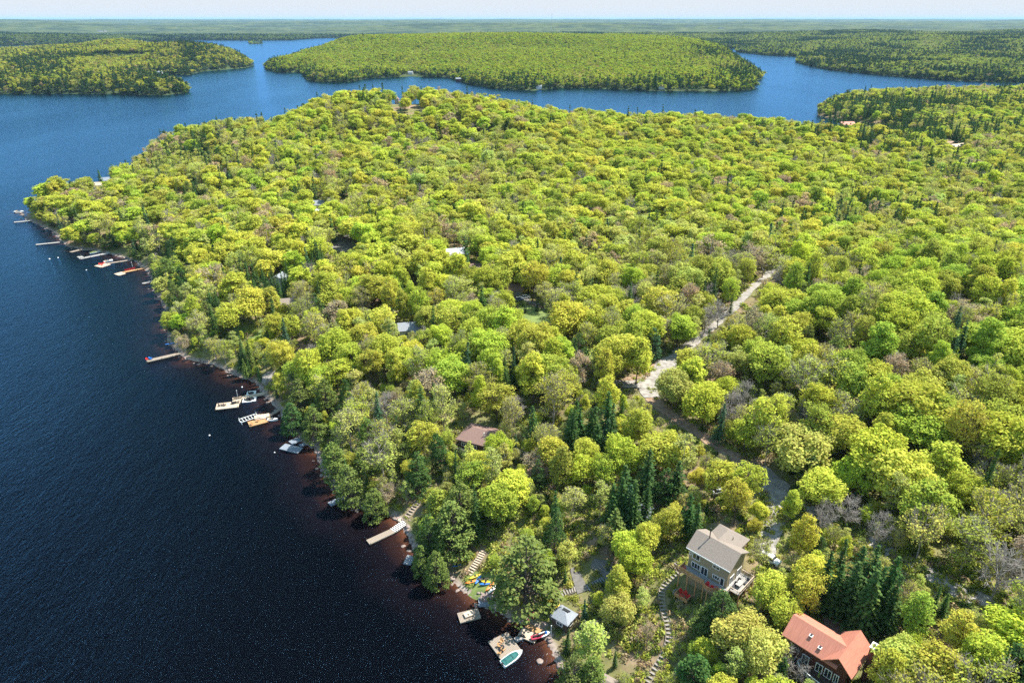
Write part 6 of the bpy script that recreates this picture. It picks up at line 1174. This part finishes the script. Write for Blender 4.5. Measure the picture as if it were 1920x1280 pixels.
for q, nm, lb in zip(FART, ['peninsula_woods', 'island_woods', 'far_shore_woods', 'horizon_woods', 'islet_woods'],
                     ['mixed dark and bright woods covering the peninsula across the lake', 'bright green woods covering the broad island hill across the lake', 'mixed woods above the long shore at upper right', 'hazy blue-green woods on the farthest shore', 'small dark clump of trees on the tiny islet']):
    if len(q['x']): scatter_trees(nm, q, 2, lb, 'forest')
print('TREES main', len(MAINT['x']), 'ind', int(ind.sum()), [int((ind & (MAINT['ki'] == k)).sum()) for k in range(6)], 'far', [len(q['x']) for q in FART])
# low brush between the trees near the lake, and stones on the shore
def cover():
    x = rng.uniform(-140, 260, 130000); y = rng.uniform(75, 330, 130000); h, d, k = hmany(x, y); a, b, s = proj(x, y, h)
    dens = np.clip(vnoise(x / 6, y / 6, 8) * 1.7 - .3, .08, 1) * np.where((a > 900) & (b > 930) & (b < 1300), 1.8, .7); m = (k == 0) & (d > 1.5) & (rng.uniform(size=len(x)) < dens) & (a > -40) & (a < 1960) & (b < 1330)
    for cx, cy, cr in BARE: m &= np.hypot(a - cx, b - cy) > cr
    x, y, h = x[m], y[m], h[m]; n = len(x); t = rng.choice([3, 11, 1, 5, 7, 9], n, p=[.3, .22, .12, .16, .1, .1]); r = rng.uniform(.4, 1.5, n)
    o = scatter('undergrowth', np.stack([x, y, h + .05], 1), np.array(SRC_IDX[('bush', 0)])[rng.integers(0, 4, n)], np.stack([0 * x, 0 * x, rng.uniform(0, 6.28, n)], 1), np.stack([r, r, r * rng.uniform(.6, 1.3, n)], 1), tints(t, None, None) * .8)
    tag(o, 'low leafy brush growing on the forest floor and open slope', 'undergrowth')
    a_ = np.array(MAIN[:33]); P_ = []
    for (ax, ay), (bx, by) in zip(a_[:-1], a_[1:]):
        L = math.hypot(bx - ax, by - ay); n = int(L * 1.5); u_ = rng.uniform(size=n); off = rng.normal(size=n) * 1.0 - .3
        nx, ny = (by - ay) / L, -(bx - ax) / L
        P_.append(np.stack([ax + (bx - ax) * u_ - nx * off, ay + (by - ay) * u_ - ny * off], 1))
    P_ = np.concatenate(P_); h, d, k = hmany(P_[:, 0], P_[:, 1]); n = len(P_); r = rng.uniform(.15, .85, n) ** 1.3
    o = scatter('shore_stones', np.stack([P_[:, 0], P_[:, 1], np.maximum(h, -.3) + .02], 1), np.array(SRC_IDX[('stone', 0)])[rng.integers(0, 4, n)], np.stack([rng.normal(size=n) * .2, rng.normal(size=n) * .2, rng.uniform(0, 6.28, n)], 1), np.stack([r * rng.uniform(.8, 1.6, n), r, r], 1), np.ones((n, 3)))
    tag(o, 'grey-brown rocks strewn along the waterline', 'rocks')
cover()
# ------------------------------------------------------------------ air
def haze():
    mb = MB(); x0, x1, y0, y1, z0, z1 = -70000, 70000, -3000, 70000, -12, 190
    mb.box(((x0 + x1) / 2, (y0 + y1) / 2, (z0 + z1) / 2), (x1 - x0, y1 - y0, z1 - z0))
    m = bpy.data.materials.new('haze'); m.use_nodes = True; n = m.node_tree.nodes; l = m.node_tree.links; n.clear()
    v = n.new('ShaderNodeVolumePrincipled'); v.inputs['Color'].default_value = (.40, .68, 1, 1); v.inputs['Density'].default_value = 2.5e-5; v.inputs['Anisotropy'].default_value = 0.0
    o = n.new('ShaderNodeOutputMaterial'); l.new(v.outputs[0], o.inputs['Volume'])
    tag(mb.build('haze', m), kind='stuff')
haze()
